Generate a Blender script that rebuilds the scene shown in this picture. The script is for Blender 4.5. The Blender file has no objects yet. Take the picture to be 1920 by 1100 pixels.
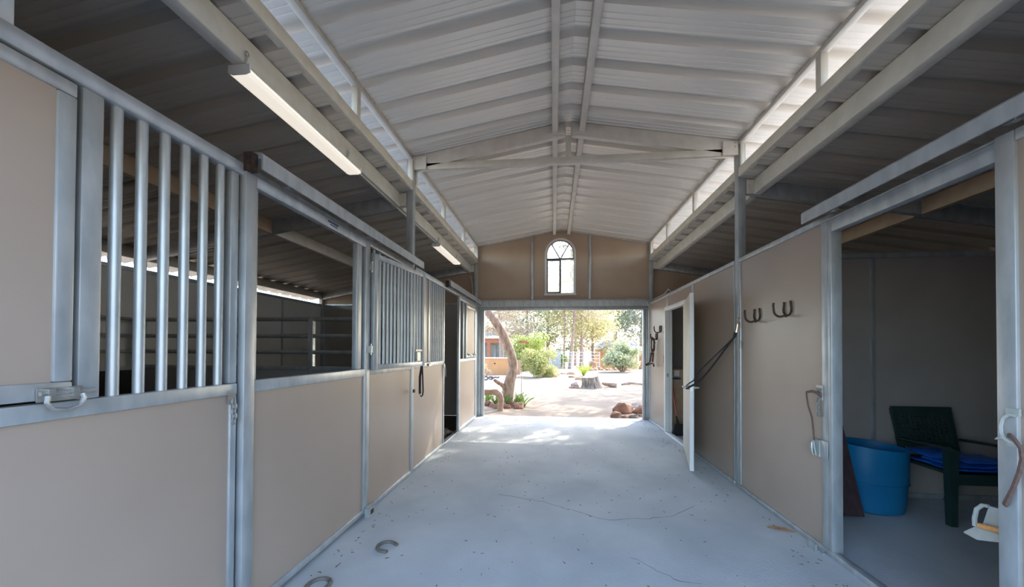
import bpy, math, random
import numpy as np
from mathutils import Vector, Matrix, noise
random.seed(7); rng = np.random.default_rng(7)
SC = bpy.context.scene
COL = SC.collection
PI = math.pi

# ------------------------------------------------------------------ camera, sky, sun, exposure
cam_d = bpy.data.cameras.new('camera'); cam = bpy.data.objects.new('camera', cam_d); COL.objects.link(cam)
cam_d.sensor_width = 36.0; cam_d.lens = 36.0 * 668.24 / 1920.0
cam_d.shift_x = -0.00672; cam_d.shift_y = 0.0503
cam_d.clip_start = 0.05; cam_d.clip_end = 400
cam.matrix_world = Matrix(((0.995205, -0.003589, 0.097742, 0.0), (0.097692, -0.012108, -0.995143, 0.0),
                           (0.004755, 0.99992, -0.0117, 1.4777), (0, 0, 0, 1)))
SC.camera = cam

SUN_DIR = Vector((1.415, 2.25, 2.33)).normalized()          # towards the sun
world = bpy.data.worlds.new('sky'); SC.world = world; world.use_nodes = True
wn = world.node_tree; bg = wn.nodes['Background']
sky = wn.nodes.new('ShaderNodeTexSky'); sky.sky_type = 'NISHITA'; sky.sun_disc = False
sky.sun_elevation = math.asin(SUN_DIR.z); sky.sun_rotation = math.atan2(SUN_DIR.x, SUN_DIR.y)
sky.altitude = 500; sky.air_density = 1.0; sky.dust_density = 2.5; sky.ozone_density = 1.0
wn.links.new(sky.outputs[0], bg.inputs[0]); bg.inputs[1].default_value = 0.46
sun_d = bpy.data.lights.new('sun', 'SUN'); sun_d.energy = 4.2; sun_d.angle = math.radians(0.9); sun_d.color = (1.0, 0.93, 0.82)
sun = bpy.data.objects.new('sun', sun_d); COL.objects.link(sun); sun.location = (6, 14, 20)
sun.rotation_euler = (-SUN_DIR).to_track_quat('-Z', 'Y').to_euler()
SC.view_settings.view_transform = 'Standard'; SC.view_settings.look = 'None'
SC.view_settings.gamma = 1.0; SC.view_settings.use_curve_mapping = False
SC.view_settings.exposure = 1.55
try:
    SC.cycles.use_denoising = True; SC.cycles.max_bounces = 12; SC.cycles.diffuse_bounces = 8
    SC.cycles.glossy_bounces = 6; SC.cycles.transmission_bounces = 6
    SC.cycles.sample_clamp_indirect = 8.0; SC.cycles.caustics_reflective = False; SC.cycles.caustics_refractive = False
except Exception:
    pass

# ------------------------------------------------------------------ materials
def mat(name, c1, c2=None, rough=0.5, metal=0.0, scale=8.0, detail=4.0, bump=0.0, bscale=None, stretch=(1, 1, 1),
        emit=None, estr=0.0, spec=0.5, transl=0.0, lo=0.35, hi=0.65):
    m = bpy.data.materials.new(name); m.use_nodes = True
    nt = m.node_tree; b = nt.nodes['Principled BSDF']
    b.inputs['Roughness'].default_value = rough; b.inputs['Metallic'].default_value = metal
    b.inputs['Specular IOR Level'].default_value = spec
    tc = nt.nodes.new('ShaderNodeTexCoord'); mp = nt.nodes.new('ShaderNodeMapping'); mp.inputs['Scale'].default_value = stretch
    nt.links.new(tc.outputs['Object'], mp.inputs['Vector'])
    nz = nt.nodes.new('ShaderNodeTexNoise'); nz.inputs['Scale'].default_value = scale; nz.inputs['Detail'].default_value = detail
    nt.links.new(mp.outputs[0], nz.inputs['Vector'])
    rp = nt.nodes.new('ShaderNodeValToRGB'); c2 = c2 or tuple(min(1, x * 1.12) for x in c1)
    rp.color_ramp.elements[0].position = lo; rp.color_ramp.elements[1].position = hi
    rp.color_ramp.elements[0].color = (*c1, 1); rp.color_ramp.elements[1].color = (*c2, 1)
    nt.links.new(nz.outputs['Fac'], rp.inputs[0]); nt.links.new(rp.outputs[0], b.inputs['Base Color'])
    if bump:
        bn = nt.nodes.new('ShaderNodeTexNoise'); bn.inputs['Scale'].default_value = bscale or scale * 3; bn.inputs['Detail'].default_value = 5
        nt.links.new(mp.outputs[0], bn.inputs['Vector'])
        bp = nt.nodes.new('ShaderNodeBump'); bp.inputs['Strength'].default_value = bump; bp.inputs['Distance'].default_value = 0.02
        nt.links.new(bn.outputs['Fac'], bp.inputs['Height']); nt.links.new(bp.outputs[0], b.inputs['Normal'])
    if emit:
        b.inputs['Emission Color'].default_value = (*emit, 1); b.inputs['Emission Strength'].default_value = estr
    if transl:
        tr = nt.nodes.new('ShaderNodeBsdfTranslucent'); nt.links.new(rp.outputs[0], tr.inputs[0])
        mx = nt.nodes.new('ShaderNodeMixShader'); mx.inputs[0].default_value = transl
        nt.links.new(b.outputs[0], mx.inputs[1]); nt.links.new(tr.outputs[0], mx.inputs[2])
        nt.links.new(mx.outputs[0], nt.nodes['Material Output'].inputs['Surface'])
    return m

M = {}
M['galv'] = mat('galvanized_steel', (0.39, 0.42, 0.43), (0.51, 0.535, 0.54), 0.40, 0.5, 14, 6, stretch=(1, 1, 0.35))
M['zinc'] = mat('dull_zinc', (0.36, 0.36, 0.34), (0.48, 0.48, 0.46), 0.4, 0.7, 30)
M['panel'] = mat('tan_panel', (0.372, 0.294, 0.236), (0.40, 0.318, 0.256), 0.33, 0.0, 1.4, 3, spec=0.45)
M['panel_in'] = mat('stall_panel', (0.36, 0.33, 0.30), (0.41, 0.375, 0.34), 0.4, 0.0, 2.0, 3)
M['gable'] = mat('gable_panel', (0.45, 0.33, 0.235), (0.49, 0.365, 0.265), 0.5, 0.0, 1.5, 3)
M['steel'] = mat('cream_steel', (0.60, 0.55, 0.475), (0.68, 0.625, 0.545), 0.5, 0.1, 9, 5)
M['roof'] = mat('warmed_cream_sheet', (0.78, 0.715, 0.625), (0.82, 0.755, 0.665), 0.40, 0.2, 1.5, 3, stretch=(0.25, 1.5, 1), spec=0.4)  # cream underside, with warm ground bounce tinted into the colour
M['roof_low'] = mat('shaded_sheet', (0.50, 0.455, 0.39), (0.56, 0.51, 0.44), 0.45, 0.15, 1.5, 3, stretch=(0.25, 1.5, 1))  # same sheet as the raised roof, darkened to carry the low roofs' shade
M['purlin_tan'] = mat('tan_purlin', (0.46, 0.33, 0.21), (0.54, 0.39, 0.26), 0.6, 0, 5)  # tan tone for the mid-stall purlins
M['panel_lit'] = mat('lit_outer_panel', (0.68, 0.65, 0.585), (0.74, 0.705, 0.64), 0.45, 0, 2.0, 3)  # stall panel lightened; light on the left outer wall put into colour
M['roof_top'] = mat('weathered_roof_top', (0.27, 0.28, 0.29), (0.33, 0.34, 0.35), 0.6, 0.0, 2.0, 5)
M['concrete'] = mat('concrete_slab', (0.475, 0.512, 0.518), (0.635, 0.662, 0.658), 0.75, 0.0, 1.6, 8, bump=0.12, bscale=60, lo=0.3, hi=0.7)
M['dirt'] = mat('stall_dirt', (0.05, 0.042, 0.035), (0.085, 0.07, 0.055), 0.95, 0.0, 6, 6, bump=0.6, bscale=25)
M['sand'] = mat('sandy_soil', (0.25, 0.19, 0.135), (0.34, 0.27, 0.20), 0.95, 0.0, 1.2, 8, bump=0.5, bscale=9, lo=0.3, hi=0.7)
M['crack'] = mat('crack_line', (0.24, 0.24, 0.24), (0.34, 0.34, 0.34), 0.9)
M['iron_grey'] = mat('worn_iron', (0.13, 0.12, 0.10), (0.20, 0.18, 0.155), 0.7, 0.2, 30)
M['debris'] = mat('dry_debris', (0.10, 0.085, 0.06), (0.22, 0.17, 0.11), 0.9, 0, 40)
M['leaf_dry'] = mat('dry_leaf', (0.30, 0.16, 0.08), (0.42, 0.25, 0.13), 0.8, 0, 30)
M['white'] = mat('white_paint', (0.72, 0.72, 0.70), (0.78, 0.78, 0.76), 0.45, 0, 3)
M['door_face'] = mat('door_paint', (0.66, 0.60, 0.50), (0.72, 0.655, 0.55), 0.4, 0, 3)
M['lens'] = mat('lamp_lens', (0.85, 0.82, 0.76), (0.9, 0.87, 0.8), 0.4, 0, 3, emit=(1.0, 0.90, 0.76), estr=0.26)
M['vinyl'] = mat('window_vinyl', (0.70, 0.66, 0.62), (0.75, 0.71, 0.67), 0.5, 0, 4)
M['dark_frame'] = mat('window_dark_frame', (0.10, 0.11, 0.11), (0.14, 0.15, 0.15), 0.5, 0, 4)
M['iron'] = mat('rusty_iron', (0.045, 0.032, 0.027), (0.09, 0.06, 0.045), 0.65, 0.5, 40)
M['leather'] = mat('brown_leather', (0.065, 0.03, 0.02), (0.12, 0.06, 0.04), 0.6, 0, 50)
M['strap_brown'] = mat('brown_strap', (0.13, 0.075, 0.06), (0.18, 0.11, 0.09), 0.7, 0, 60)
M['black'] = mat('black_webbing', (0.012, 0.012, 0.014), (0.02, 0.02, 0.022), 0.75, 0, 60)
M['brass'] = mat('snap_metal', (0.62, 0.50, 0.36), (0.75, 0.62, 0.46), 0.3, 0.9, 30)
M['blue'] = mat('blue_plastic', (0.003, 0.15, 0.33), (0.006, 0.185, 0.385), 0.42, 0, 3)
M['tarp'] = mat('blue_tarp', (0.006, 0.085, 0.40), (0.012, 0.13, 0.52), 0.4, 0, 9, bump=0.35, bscale=16)
M['green_pl'] = mat('dark_green_plastic', (0.014, 0.034, 0.032), (0.022, 0.048, 0.044), 0.35, 0, 4)
M['plank'] = mat('maroon_board', (0.032, 0.014, 0.016), (0.055, 0.024, 0.027), 0.6, 0, 6, stretch=(6, 6, 0.6))
M['plank_dk'] = mat('black_board', (0.018, 0.014, 0.015), (0.03, 0.024, 0.024), 0.7, 0, 6, stretch=(6, 6, 0.6))
M['grey_pl'] = mat('grey_plastic', (0.36, 0.38, 0.35), (0.45, 0.46, 0.43), 0.5, 0, 12)
M['orange_w'] = mat('orange_wood', (0.62, 0.27, 0.08), (0.75, 0.36, 0.13), 0.55, 0, 20, stretch=(1, 8, 8))
M['red'] = mat('red_handle', (0.50, 0.05, 0.03), (0.60, 0.08, 0.05), 0.4, 0, 8)
M['card'] = mat('cardboard', (0.44, 0.30, 0.19), (0.52, 0.37, 0.24), 0.85, 0, 6)
M['ink'] = mat('dark_ink', (0.05, 0.06, 0.12), (0.08, 0.09, 0.16), 0.8)
M['red_mark'] = mat('faded_red', (0.55, 0.22, 0.15), (0.62, 0.30, 0.22), 0.7)
M['bark'] = mat('grey_brown_bark', (0.24, 0.16, 0.11), (0.48, 0.355, 0.265), 0.9, 0, 16, 7, bump=1.0, bscale=28, stretch=(1, 1, 0.35))
M['bark_far'] = mat('reddish_bark', (0.30, 0.20, 0.15), (0.45, 0.32, 0.25), 0.95, 0, 6)
M['log'] = mat('weathered_log', (0.34, 0.22, 0.15), (0.52, 0.38, 0.28), 0.9, 0, 9, 6, bump=0.6, stretch=(0.4, 1, 1))
M['stump'] = mat('stump_bark', (0.13, 0.095, 0.07), (0.40, 0.33, 0.265), 0.95, 0, 14, 4, bump=1.0, bscale=20, stretch=(1, 1, 0.2))
M['stump_top'] = mat('stump_cut', (0.30, 0.25, 0.20), (0.42, 0.36, 0.30), 0.9, 0, 10)
M['rock'] = mat('red_brown_rock', (0.20, 0.095, 0.058), (0.38, 0.215, 0.14), 0.85, 0, 5, 6, bump=0.8, bscale=14)
M['rock_g'] = mat('grey_rock', (0.26, 0.21, 0.19), (0.42, 0.36, 0.33), 0.9, 0, 6, 6, bump=0.8, bscale=14)
M['stone_o'] = mat('orange_stone', (0.36, 0.19, 0.11), (0.50, 0.31, 0.20), 0.85, 0, 3, 6, bump=0.5)
M['adobe'] = mat('orange_stucco', (0.60, 0.30, 0.13), (0.68, 0.37, 0.18), 0.9, 0, 1.2, 6)
M['beam_o'] = mat('rust_red_wood', (0.36, 0.12, 0.06), (0.46, 0.18, 0.09), 0.7, 0, 5)
M['fascia'] = mat('white_fascia', (0.74, 0.72, 0.70), (0.8, 0.78, 0.76), 0.6, 0, 3)
M['roof_grey'] = mat('grey_shingle', (0.36, 0.35, 0.36), (0.46, 0.45, 0.46), 0.9, 0, 8)
M['house_dark'] = mat('grey_house_wall', (0.36, 0.36, 0.34), (0.44, 0.43, 0.40), 0.8, 0, 2)  # mid grey for both storeys of the porch house
M['fence'] = mat('grey_fence', (0.46, 0.46, 0.46), (0.56, 0.56, 0.56), 0.6, 0.2, 5)
M['blue_rag'] = mat('blue_grey_rope', (0.15, 0.18, 0.28), (0.24, 0.27, 0.38), 0.8, 0, 20)
def leafmat(n, a, b, t=0.35): return mat(n, a, b, 0.6, 0, 1.3, 3, transl=t, lo=0.3, hi=0.7, spec=0.25)
M['l_bright'] = leafmat('bright_green_leaf', (0.30, 0.38, 0.10), (0.48, 0.52, 0.17))
M['l_olive'] = leafmat('olive_leaf', (0.34, 0.36, 0.13), (0.52, 0.52, 0.24))
M['l_dark'] = leafmat('grey_green_leaf', (0.25, 0.30, 0.16), (0.40, 0.44, 0.26))
M['l_mid'] = leafmat('mid_green_leaf', (0.34, 0.39, 0.22), (0.52, 0.54, 0.36))
M['l_pale'] = leafmat('pale_yellow_leaf', (0.44, 0.40, 0.20), (0.60, 0.55, 0.30))
M['l_pink'] = leafmat('dry_pine_needle', (0.40, 0.34, 0.24), (0.54, 0.46, 0.34))
M['l_grey'] = leafmat('silver_green_leaf', (0.32, 0.33, 0.25), (0.46, 0.46, 0.37))
M['l_canopy'] = leafmat('canopy_leaf', (0.12, 0.15, 0.06), (0.22, 0.25, 0.10), 0.25)
M['agave'] = leafmat('agave_green', (0.13, 0.27, 0.06), (0.30, 0.44, 0.12), 0.25)
M['agave_y'] = leafmat('yellow_green_blade', (0.30, 0.42, 0.06), (0.50, 0.56, 0.14), 0.3)
def glassmat(name, tint, rough, mixf):
    m = bpy.data.materials.new(name); m.use_nodes = True; nt = m.node_tree
    g = nt.nodes.new('ShaderNodeBsdfGlossy'); g.inputs['Roughness'].default_value = 0.05
    t = nt.nodes.new('ShaderNodeBsdfTransparent'); t.inputs[0].default_value = (*tint, 1)
    d = nt.nodes.new('ShaderNodeBsdfTranslucent')
    nz = nt.nodes.new('ShaderNodeTexNoise'); nz.inputs['Scale'].default_value = 6; nz.inputs['Detail'].default_value = 6
    rp = nt.nodes.new('ShaderNodeValToRGB'); rp.color_ramp.elements[0].color = (0.75, 0.78, 0.78, 1); rp.color_ramp.elements[1].color = (0.95, 0.96, 0.98, 1)
    nt.links.new(nz.outputs['Fac'], rp.inputs[0]); nt.links.new(rp.outputs[0], d.inputs[0])
    m1 = nt.nodes.new('ShaderNodeMixShader'); m1.inputs[0].default_value = mixf
    nt.links.new(t.outputs[0], m1.inputs[1]); nt.links.new(d.outputs[0], m1.inputs[2])
    m2 = nt.nodes.new('ShaderNodeMixShader'); m2.inputs[0].default_value = 0.05
    nt.links.new(m1.outputs[0], m2.inputs[1]); nt.links.new(g.outputs[0], m2.inputs[2])
    nt.links.new(m2.outputs[0], nt.nodes['Material Output'].inputs['Surface'])
    return m
M['glass'] = glassmat('dusty_window_glass', (0.95, 0.97, 0.97), 0.05, 0.25)
M['glass_house'] = mat('dark_house_glass', (0.16, 0.19, 0.20), (0.26, 0.29, 0.30), 0.12, 0, 0.8)

# ------------------------------------------------------------------ mesh helpers
class MB:
    def __init__(s): s.v = []; s.f = []
    def add(s, vs, fs):
        n = len(s.v); s.v += [tuple(p) for p in vs]; s.f += [tuple(i + n for i in f) for f in fs]; return s
    def box(s, x0, x1, y0, y1, z0, z1):
        x0, x1 = min(x0, x1), max(x0, x1); y0, y1 = min(y0, y1), max(y0, y1); z0, z1 = min(z0, z1), max(z0, z1)
        return s.add([(x0, y0, z0), (x1, y0, z0), (x1, y1, z0), (x0, y1, z0), (x0, y0, z1), (x1, y0, z1), (x1, y1, z1), (x0, y1, z1)],
                     [(3, 2, 1, 0), (4, 5, 6, 7), (0, 1, 5, 4), (1, 2, 6, 5), (2, 3, 7, 6), (3, 0, 4, 7)])
    def bar(s, p, q, w, h, up=(0, 0, 1), taper=1.0):
        p, q = Vector(p), Vector(q); d = (q - p).normalized(); up = Vector(up)
        a = d.cross(up)
        if a.length < 1e-5: a = d.cross(Vector((1, 0, 0)))
        a.normalize(); b = a.cross(d).normalized(); vs = []
        for c, k in ((p, 1.0), (q, taper)):
            for sx, sy in ((-1, -1), (1, -1), (1, 1), (-1, 1)): vs.append(c + a * (sx * w / 2 * k) + b * (sy * h / 2 * k))
        return s.add(vs, [(0, 1, 2, 3), (7, 6, 5, 4), (0, 4, 5, 1), (1, 5, 6, 2), (2, 6, 7, 3), (3, 7, 4, 0)])
    def tube(s, pts, r, n=8, closed=False, squash=1.0, up=None):
        pts = [Vector(p) for p in pts]; m = len(pts); rr = r if hasattr(r, '__len__') else [r] * m
        vs = []; fs = []; ref = Vector(up) if up else None; a = None
        for i, p in enumerate(pts):
            if closed: d = pts[(i + 1) % m] - pts[i - 1]
            else: d = pts[min(i + 1, m - 1)] - pts[max(i - 1, 0)]
            d.normalize()
            if ref is not None: a = ref - d * ref.dot(d)
            elif a is None:
                a = Vector((0, 0, 1)) if abs(d.z) < 0.9 else Vector((1, 0, 0)); a = a - d * a.dot(d)
            else: a = a - d * a.dot(d)
            if a.length < 1e-6: a = d.orthogonal()
            a.normalize(); b = d.cross(a)
            for k in range(n):
                t = 2 * PI * k / n; vs.append(p + a * (math.cos(t) * rr[i]) + b * (math.sin(t) * rr[i] * squash))
        for i in range(m if closed else m - 1):
            for k in range(n):
                j = (i + 1) % m; k2 = (k + 1) % n; fs.append((i * n + k, i * n + k2, j * n + k2, j * n + k))
        if not closed:
            fs.append(tuple(range(n - 1, -1, -1))); fs.append(tuple((m - 1) * n + k for k in range(n)))
        return s.add(vs, fs)
    def prism(s, poly, axis, a, b):
        """closed 2-D polygon extruded along an axis; poly in the two other axes in order"""
        n = len(poly); vs = []
        for t in (a, b):
            for (u, w) in poly:
                vs.append((t, u, w) if axis == 0 else (u, t, w) if axis == 1 else (u, w, t))
        fs = [tuple(range(n)), tuple(range(2 * n - 1, n - 1, -1))] + [(i, i + n, (i + 1) % n + n, (i + 1) % n) for i in range(n)]
        return s.add(vs, fs)
    def lathe(s, prof, n=16, c=(0, 0, 0), sx=1.0, sy=1.0):
        vs = []; fs = []; m = len(prof)
        for (r, z) in prof:
            for k in range(n):
                t = 2 * PI * k / n; vs.append((c[0] + r * math.cos(t) * sx, c[1] + r * math.sin(t) * sy, c[2] + z))
        for i in range(m - 1):
            for k in range(n):
                k2 = (k + 1) % n; fs.append((i * n + k, i * n + k2, (i + 1) * n + k2, (i + 1) * n + k))
        fs.append(tuple(range(n - 1, -1, -1))); fs.append(tuple((m - 1) * n + k for k in range(n)))
        return s.add(vs, fs)
    def mesh(s, name, m, off=(0, 0, 0), smooth=False):
        me = bpy.data.meshes.new(name); o = Vector(off)
        me.from_pydata([Vector(p) - o for p in s.v], [], s.f); me.materials.append(m if not isinstance(m, str) else M[m])
        import bmesh
        bm = bmesh.new(); bm.from_mesh(me); bmesh.ops.recalc_face_normals(bm, faces=bm.faces)
        if m in ('galv', 'steel', 'white', 'door_face') and len(s.v) == 8:      # folded sheet-metal tubes have rounded corners
            a = np.array([tuple(p) for p in s.v]); w = min(0.006, 0.22 * min(e.calc_length() for e in bm.edges))
            bmesh.ops.bevel(bm, geom=list(bm.edges), offset=w, segments=2, profile=0.5, affect='EDGES')
            smooth = True
        bm.to_mesh(me); bm.free()
        if smooth:
            for p in me.polygons: p.use_smooth = True
            try: me.set_sharp_from_angle(angle=math.radians(40))
            except Exception: pass
        return me
    def build(s, name, m, parent=None, loc=None, smooth=False):
        """one mesh object; verts are in world space; a part sits at its parent's origin"""
        if parent is not None: off = wloc(parent)
        elif loc is not None: off = Vector(loc)
        else:
            a = np.array([tuple(p) for p in s.v]); off = Vector(((a[:, 0].min() + a[:, 0].max()) / 2, (a[:, 1].min() + a[:, 1].max()) / 2, a[:, 2].min()))
        o = bpy.data.objects.new(name, s.mesh(name, m, off, smooth)); COL.objects.link(o)
        if parent is not None: o.parent = parent
        else: o.location = off
        return o
def wloc(o):
    v = Vector(o.location)
    while o.parent: o = o.parent; v = v + Vector(o.location)
    return v
def tag(o, label=None, cat=None, group=None, kind=None):
    if label: o['label'] = label
    if cat: o['category'] = cat
    if group: o['group'] = group
    if kind: o['kind'] = kind
    return o
def thing(name, label, cat, loc=(0, 0, 0), group=None, kind=None):
    o = bpy.data.objects.new(name, None); o.empty_display_size = 0.1; COL.objects.link(o); o.location = loc
    return tag(o, label, cat, group, kind)
def struct(name, label, cat, loc=(0, 0, 0)): return thing(name, label, cat, loc, None, 'structure')
def inst(name, me, parent, loc, rot=(0, 0, 0), scale=(1, 1, 1)):
    o = bpy.data.objects.new(name, me); COL.objects.link(o); o.parent = parent
    o.location = Vector(loc) - (wloc(parent) if parent else Vector((0, 0, 0))); o.rotation_euler = rot; o.scale = scale
    return o
def np_mesh(name, verts, k, m):
    """verts (N,k,3): N separate k-gons"""
    N = len(verts); me = bpy.data.meshes.new(name)
    me.vertices.add(N * k); me.vertices.foreach_set('co', verts.reshape(-1).astype(np.float32))
    me.loops.add(N * k); me.loops.foreach_set('vertex_index', np.arange(N * k, dtype=np.int32))
    me.polygons.add(N); me.polygons.foreach_set('loop_start', np.arange(0, N * k, k, dtype=np.int32))
    me.update(calc_edges=True); me.materials.append(M[m]); return me

# ------------------------------------------------------------------ building dimensions
XL, XR = -1.671, 1.986; XC = (XL + XR) / 2
YA, YB, YP, YE = -1.3, 0.448, 4.106, 7.764     # apron edge, back wall, mid frame, far wall
LO, RO = XL - 3.658, XR + 3.658
ZR, ZS, ZE, ZK = 2.47, 3.36, 3.77, 4.09
def zc(x): return ZK - 0.175 * abs(x - XC)                    # underside of the raised roof
def zl(x): return ZS - 0.167 * ((XL - x) if x < XC else (x - XR))   # underside of the low roofs

# ------------------------------------------------------------------ ground and floors
def gz(x, y):
    s = -0.03
    if y > 28: s -= min(1.0, (y - 28) / 16.0) * 1.1
    return s + 0.035 * noise.noise(Vector((x * 0.35, y * 0.35, 0))) * (1 if y > 8.4 else 0)
g = MB(); nx, ny = 60, 90; gv = []
for j in range(ny + 1):
    y = -30 + 120 * j / ny
    for i in range(nx + 1):
        x = -45 + 90 * i / nx; gv.append((x, y, gz(x, y)))
g.add(gv, [(j * (nx + 1) + i, j * (nx + 1) + i + 1, (j + 1) * (nx + 1) + i + 1, (j + 1) * (nx + 1) + i) for j in range(ny) for i in range(nx)])
tag(g.build('ground', 'sand', smooth=True), 'pale sandy yard outside the barn, scattered with tree shadows', 'ground', kind='structure')
fl = tag(MB().prism([(XL - 0.1, YA), (XR + 0.3, YA), (XR + 0.3, YB), (RO, YB), (RO, YE + 0.12), (XL - 0.1, YE + 0.12)], 2, -0.12, 0.0).build('floor', 'concrete'), 'grey concrete aisle floor with fine cracks and specks of dirt', 'floor', kind='structure')
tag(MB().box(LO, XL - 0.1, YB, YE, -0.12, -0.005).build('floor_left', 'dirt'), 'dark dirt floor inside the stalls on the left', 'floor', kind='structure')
ORD = ['leftmost', 'second', 'third', 'fourth', 'fifth', 'sixth', 'seventh', 'eighth', 'ninth', 'tenth', 'eleventh', 'twelfth', 'thirteenth', 'fourteenth', 'fifteenth', 'sixteenth']
def nth(k, n, what, where): return ('%s %s %s' % (ORD[k], what, where)) if k == 0 else ('rightmost %s %s' % (what, where)) if k == n - 1 else '%s %s from the left %s' % (ORD[k], what, where)
def crack(pts, w):
    m = MB()
    for a, b in zip(pts, pts[1:]): m.bar((a[0], a[1], 0.0005), (b[0], b[1], 0.0005), w * random.uniform(0.6, 1.3), 0.001)
    return m
def wig(p, q, n, amp):
    return [(p[0] + (q[0] - p[0]) * i / n + random.uniform(-amp, amp), p[1] + (q[1] - p[1]) * i / n + random.uniform(-amp, amp)) for i in range(n + 1)]
crack(wig((-0.55, 3.62), (-0.15, 3.5), 7, .015) + wig((-0.1, 3.48), (0.45, 3.18), 10, .015) + wig((0.48, 3.17), (1.0, 3.28), 9, .015) + wig((1.02, 3.29), (1.35, 3.55), 6, .012), 0.006).build('crack', 'crack', fl)
crack(wig((0.55, 2.62), (0.75, 2.42), 5, .02) + wig((0.76, 2.41), (0.95, 2.38), 4, .02), 0.007).build('crack', 'crack', fl)

# ------------------------------------------------------------------ roofs: corrugated sheets
def ribs(w):
    P = 0.3048; pts = []
    for k in range(int(round(w / P))):
        b = k * P
        pts += [(b, 0.0), (b + 0.055, 0.0), (b + 0.058, 0.004), (b + 0.07, 0.004), (b + 0.073, 0.0), (b + 0.105, 0.0), (b + 0.108, 0.004), (b + 0.12, 0.004),
                (b + 0.123, 0.0), (b + 0.155, 0.0), (b + 0.158, 0.004), (b + 0.17, 0.004), (b + 0.173, 0), (b + 0.197, 0.0), (b + 0.214, 0.056), (b + 0.282, 0.056)]
    pts.append((w, 0.0)); return pts
def sheet_mesh(name, xa, za, xb, zb, w, under='roof'):
    pr = ribs(w); n = len(pr); vs = []
    for (x, z) in ((xa, za), (xb, zb)):
        for (y, dz) in pr: vs.append((x, y, z + dz))
        for (y, dz) in pr: vs.append((x, y, z + dz + 0.004))
    fs = []
    for i in range(n - 1):
        fs += [(i, i + 1, 2 * n + i + 1, 2 * n + i), (n + i, 3 * n + i, 3 * n + i + 1, n + i + 1), (i, n + i, n + i + 1, i + 1), (2 * n + i, 2 * n + i + 1, 3 * n + i + 1, 3 * n + i)]
    fs += [(0, 2 * n, 3 * n, n), (n - 1, 2 * n - 1, 4 * n - 1, 3 * n - 1)]
    me = MB().add(vs, fs).mesh(name, under); me.materials.append(M['roof_top'])
    for p in me.polygons:
        if p.normal.z > 0.3: p.material_index = 1
    return me
W = 0.9144; rows = [YE + 0.39 - W * (k + 1) for k in range(9)]
ceil = struct('ceiling', 'corrugated metal underside of the raised roof over the aisle', 'ceiling', (XC, 2.3, ZE))
for sgn in (-1, 1):
    x0, x1 = XC, XC + sgn * (1.8285 + 0.42)
    me = sheet_mesh('roof_panel', x0, ZK, x1, zc(x1), W)
    for k, y in enumerate(rows): inst('roof_panel', me, ceil, (0, y, 0.0007 * (k % 2)))
MB().prism([(XC - 0.16, zc(XC - 0.16) + 0.045), (XC, ZK + 0.05), (XC + 0.16, zc(XC + 0.16) + 0.045), (XC + 0.16, zc(XC + 0.16) + 0.05), (XC, ZK + 0.056), (XC - 0.16, zc(XC - 0.16) + 0.05)], 1, rows[-1], YE + 0.36).build('ridge_cap', 'roof', ceil)
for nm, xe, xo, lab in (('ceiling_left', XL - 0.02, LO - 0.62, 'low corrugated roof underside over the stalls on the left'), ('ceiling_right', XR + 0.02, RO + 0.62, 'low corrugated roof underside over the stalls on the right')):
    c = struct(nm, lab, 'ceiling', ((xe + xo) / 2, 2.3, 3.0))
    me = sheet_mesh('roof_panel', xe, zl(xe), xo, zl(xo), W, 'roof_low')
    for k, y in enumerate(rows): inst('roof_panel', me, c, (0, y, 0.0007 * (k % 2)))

# ------------------------------------------------------------------ steel frame
def portal(n, y, lab):
    t = struct('trim_%d' % n, lab, 'frame', (XC, y, 0))
    for s, x, out in ((-1, XL, LO), (1, XR, RO)):
        xo = x + s * 0.0
        MB().box(xo, xo + s * 0.08, y - 0.04, y + 0.04, 0, zc(x + s * 0.04)).build('post', 'galv', t)
        MB().prism([(x + s * 0.08, zl(x + s * 0.08) - 0.16), (x + s * 0.08, zl(x + s * 0.08)), (out, zl(out)), (out, zl(out) - 0.16)], 1, y - 0.03, y + 0.03).build('low_rafter', 'galv', t)
        m = MB().box(x + s * 0.08, x + s * 0.175, y - 0.055, y - 0.045, 3.17, 3.32)
        for bz in (3.19, 3.22, 3.25, 3.28):
            m.box(x + s * 0.10, x + s * 0.112, y - 0.062, y - 0.055, bz, bz + 0.012); m.box(x + s * 0.15, x + s * 0.162, y - 0.062, y - 0.055, bz, bz + 0.012)
        m.build('bolted_bracket', 'steel', t)
        MB().box(out - s * 0.04, out + s * 0.04, y - 0.04, y + 0.04, 0, zl(out)).build('post', 'galv', t)
        if n == 2:
            MB().prism([(x - s * 0.02, zc(x) - 0.16), (x - s * 0.02, zc(x) - 0.0), (XC - s * 0.03 * -1, ZK - 0.01), (XC + s * 0.03, ZK - 0.165)], 1, y - 0.03, y + 0.03).build('rafter', 'steel', t)
            m = MB().box(x, x - s * 0.16, y - 0.05, y - 0.03, 3.60, 3.75)
            m.box(x - s * 0.02, x - s * 0.035, y - 0.058, y - 0.05, 3.68, 3.695); m.box(x - s * 0.02, x - s * 0.035, y - 0.058, y - 0.05, 3.72, 3.735)
            m.build('gusset_plate', 'steel', t)
    if n == 2:
        MB().box(XL + 0.02, XR - 0.02, y - 0.03, y + 0.03, 3.605, 3.682).build('tie_beam', 'steel', t)
        MB().box(XC - 0.03, XC + 0.03, y - 0.028, y + 0.028, 3.682, ZK - 0.16).build('king_post', 'steel', t)
        for s in (-1, 1):
            m = MB().box(XC + s * 0.05, XC + s * 0.19, y - 0.05, y - 0.03, 3.93, 4.04)
            m.build('ridge_bracket', 'steel', t)
portal(1, YB, 'galvanized post and truss frame nearest the camera, outside the picture')
portal(2, YP, 'galvanized truss frame with tie beam crossing the aisle halfway down')
portal(3, YE - 0.05, 'galvanized corner posts framing the far end wall')

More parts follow.
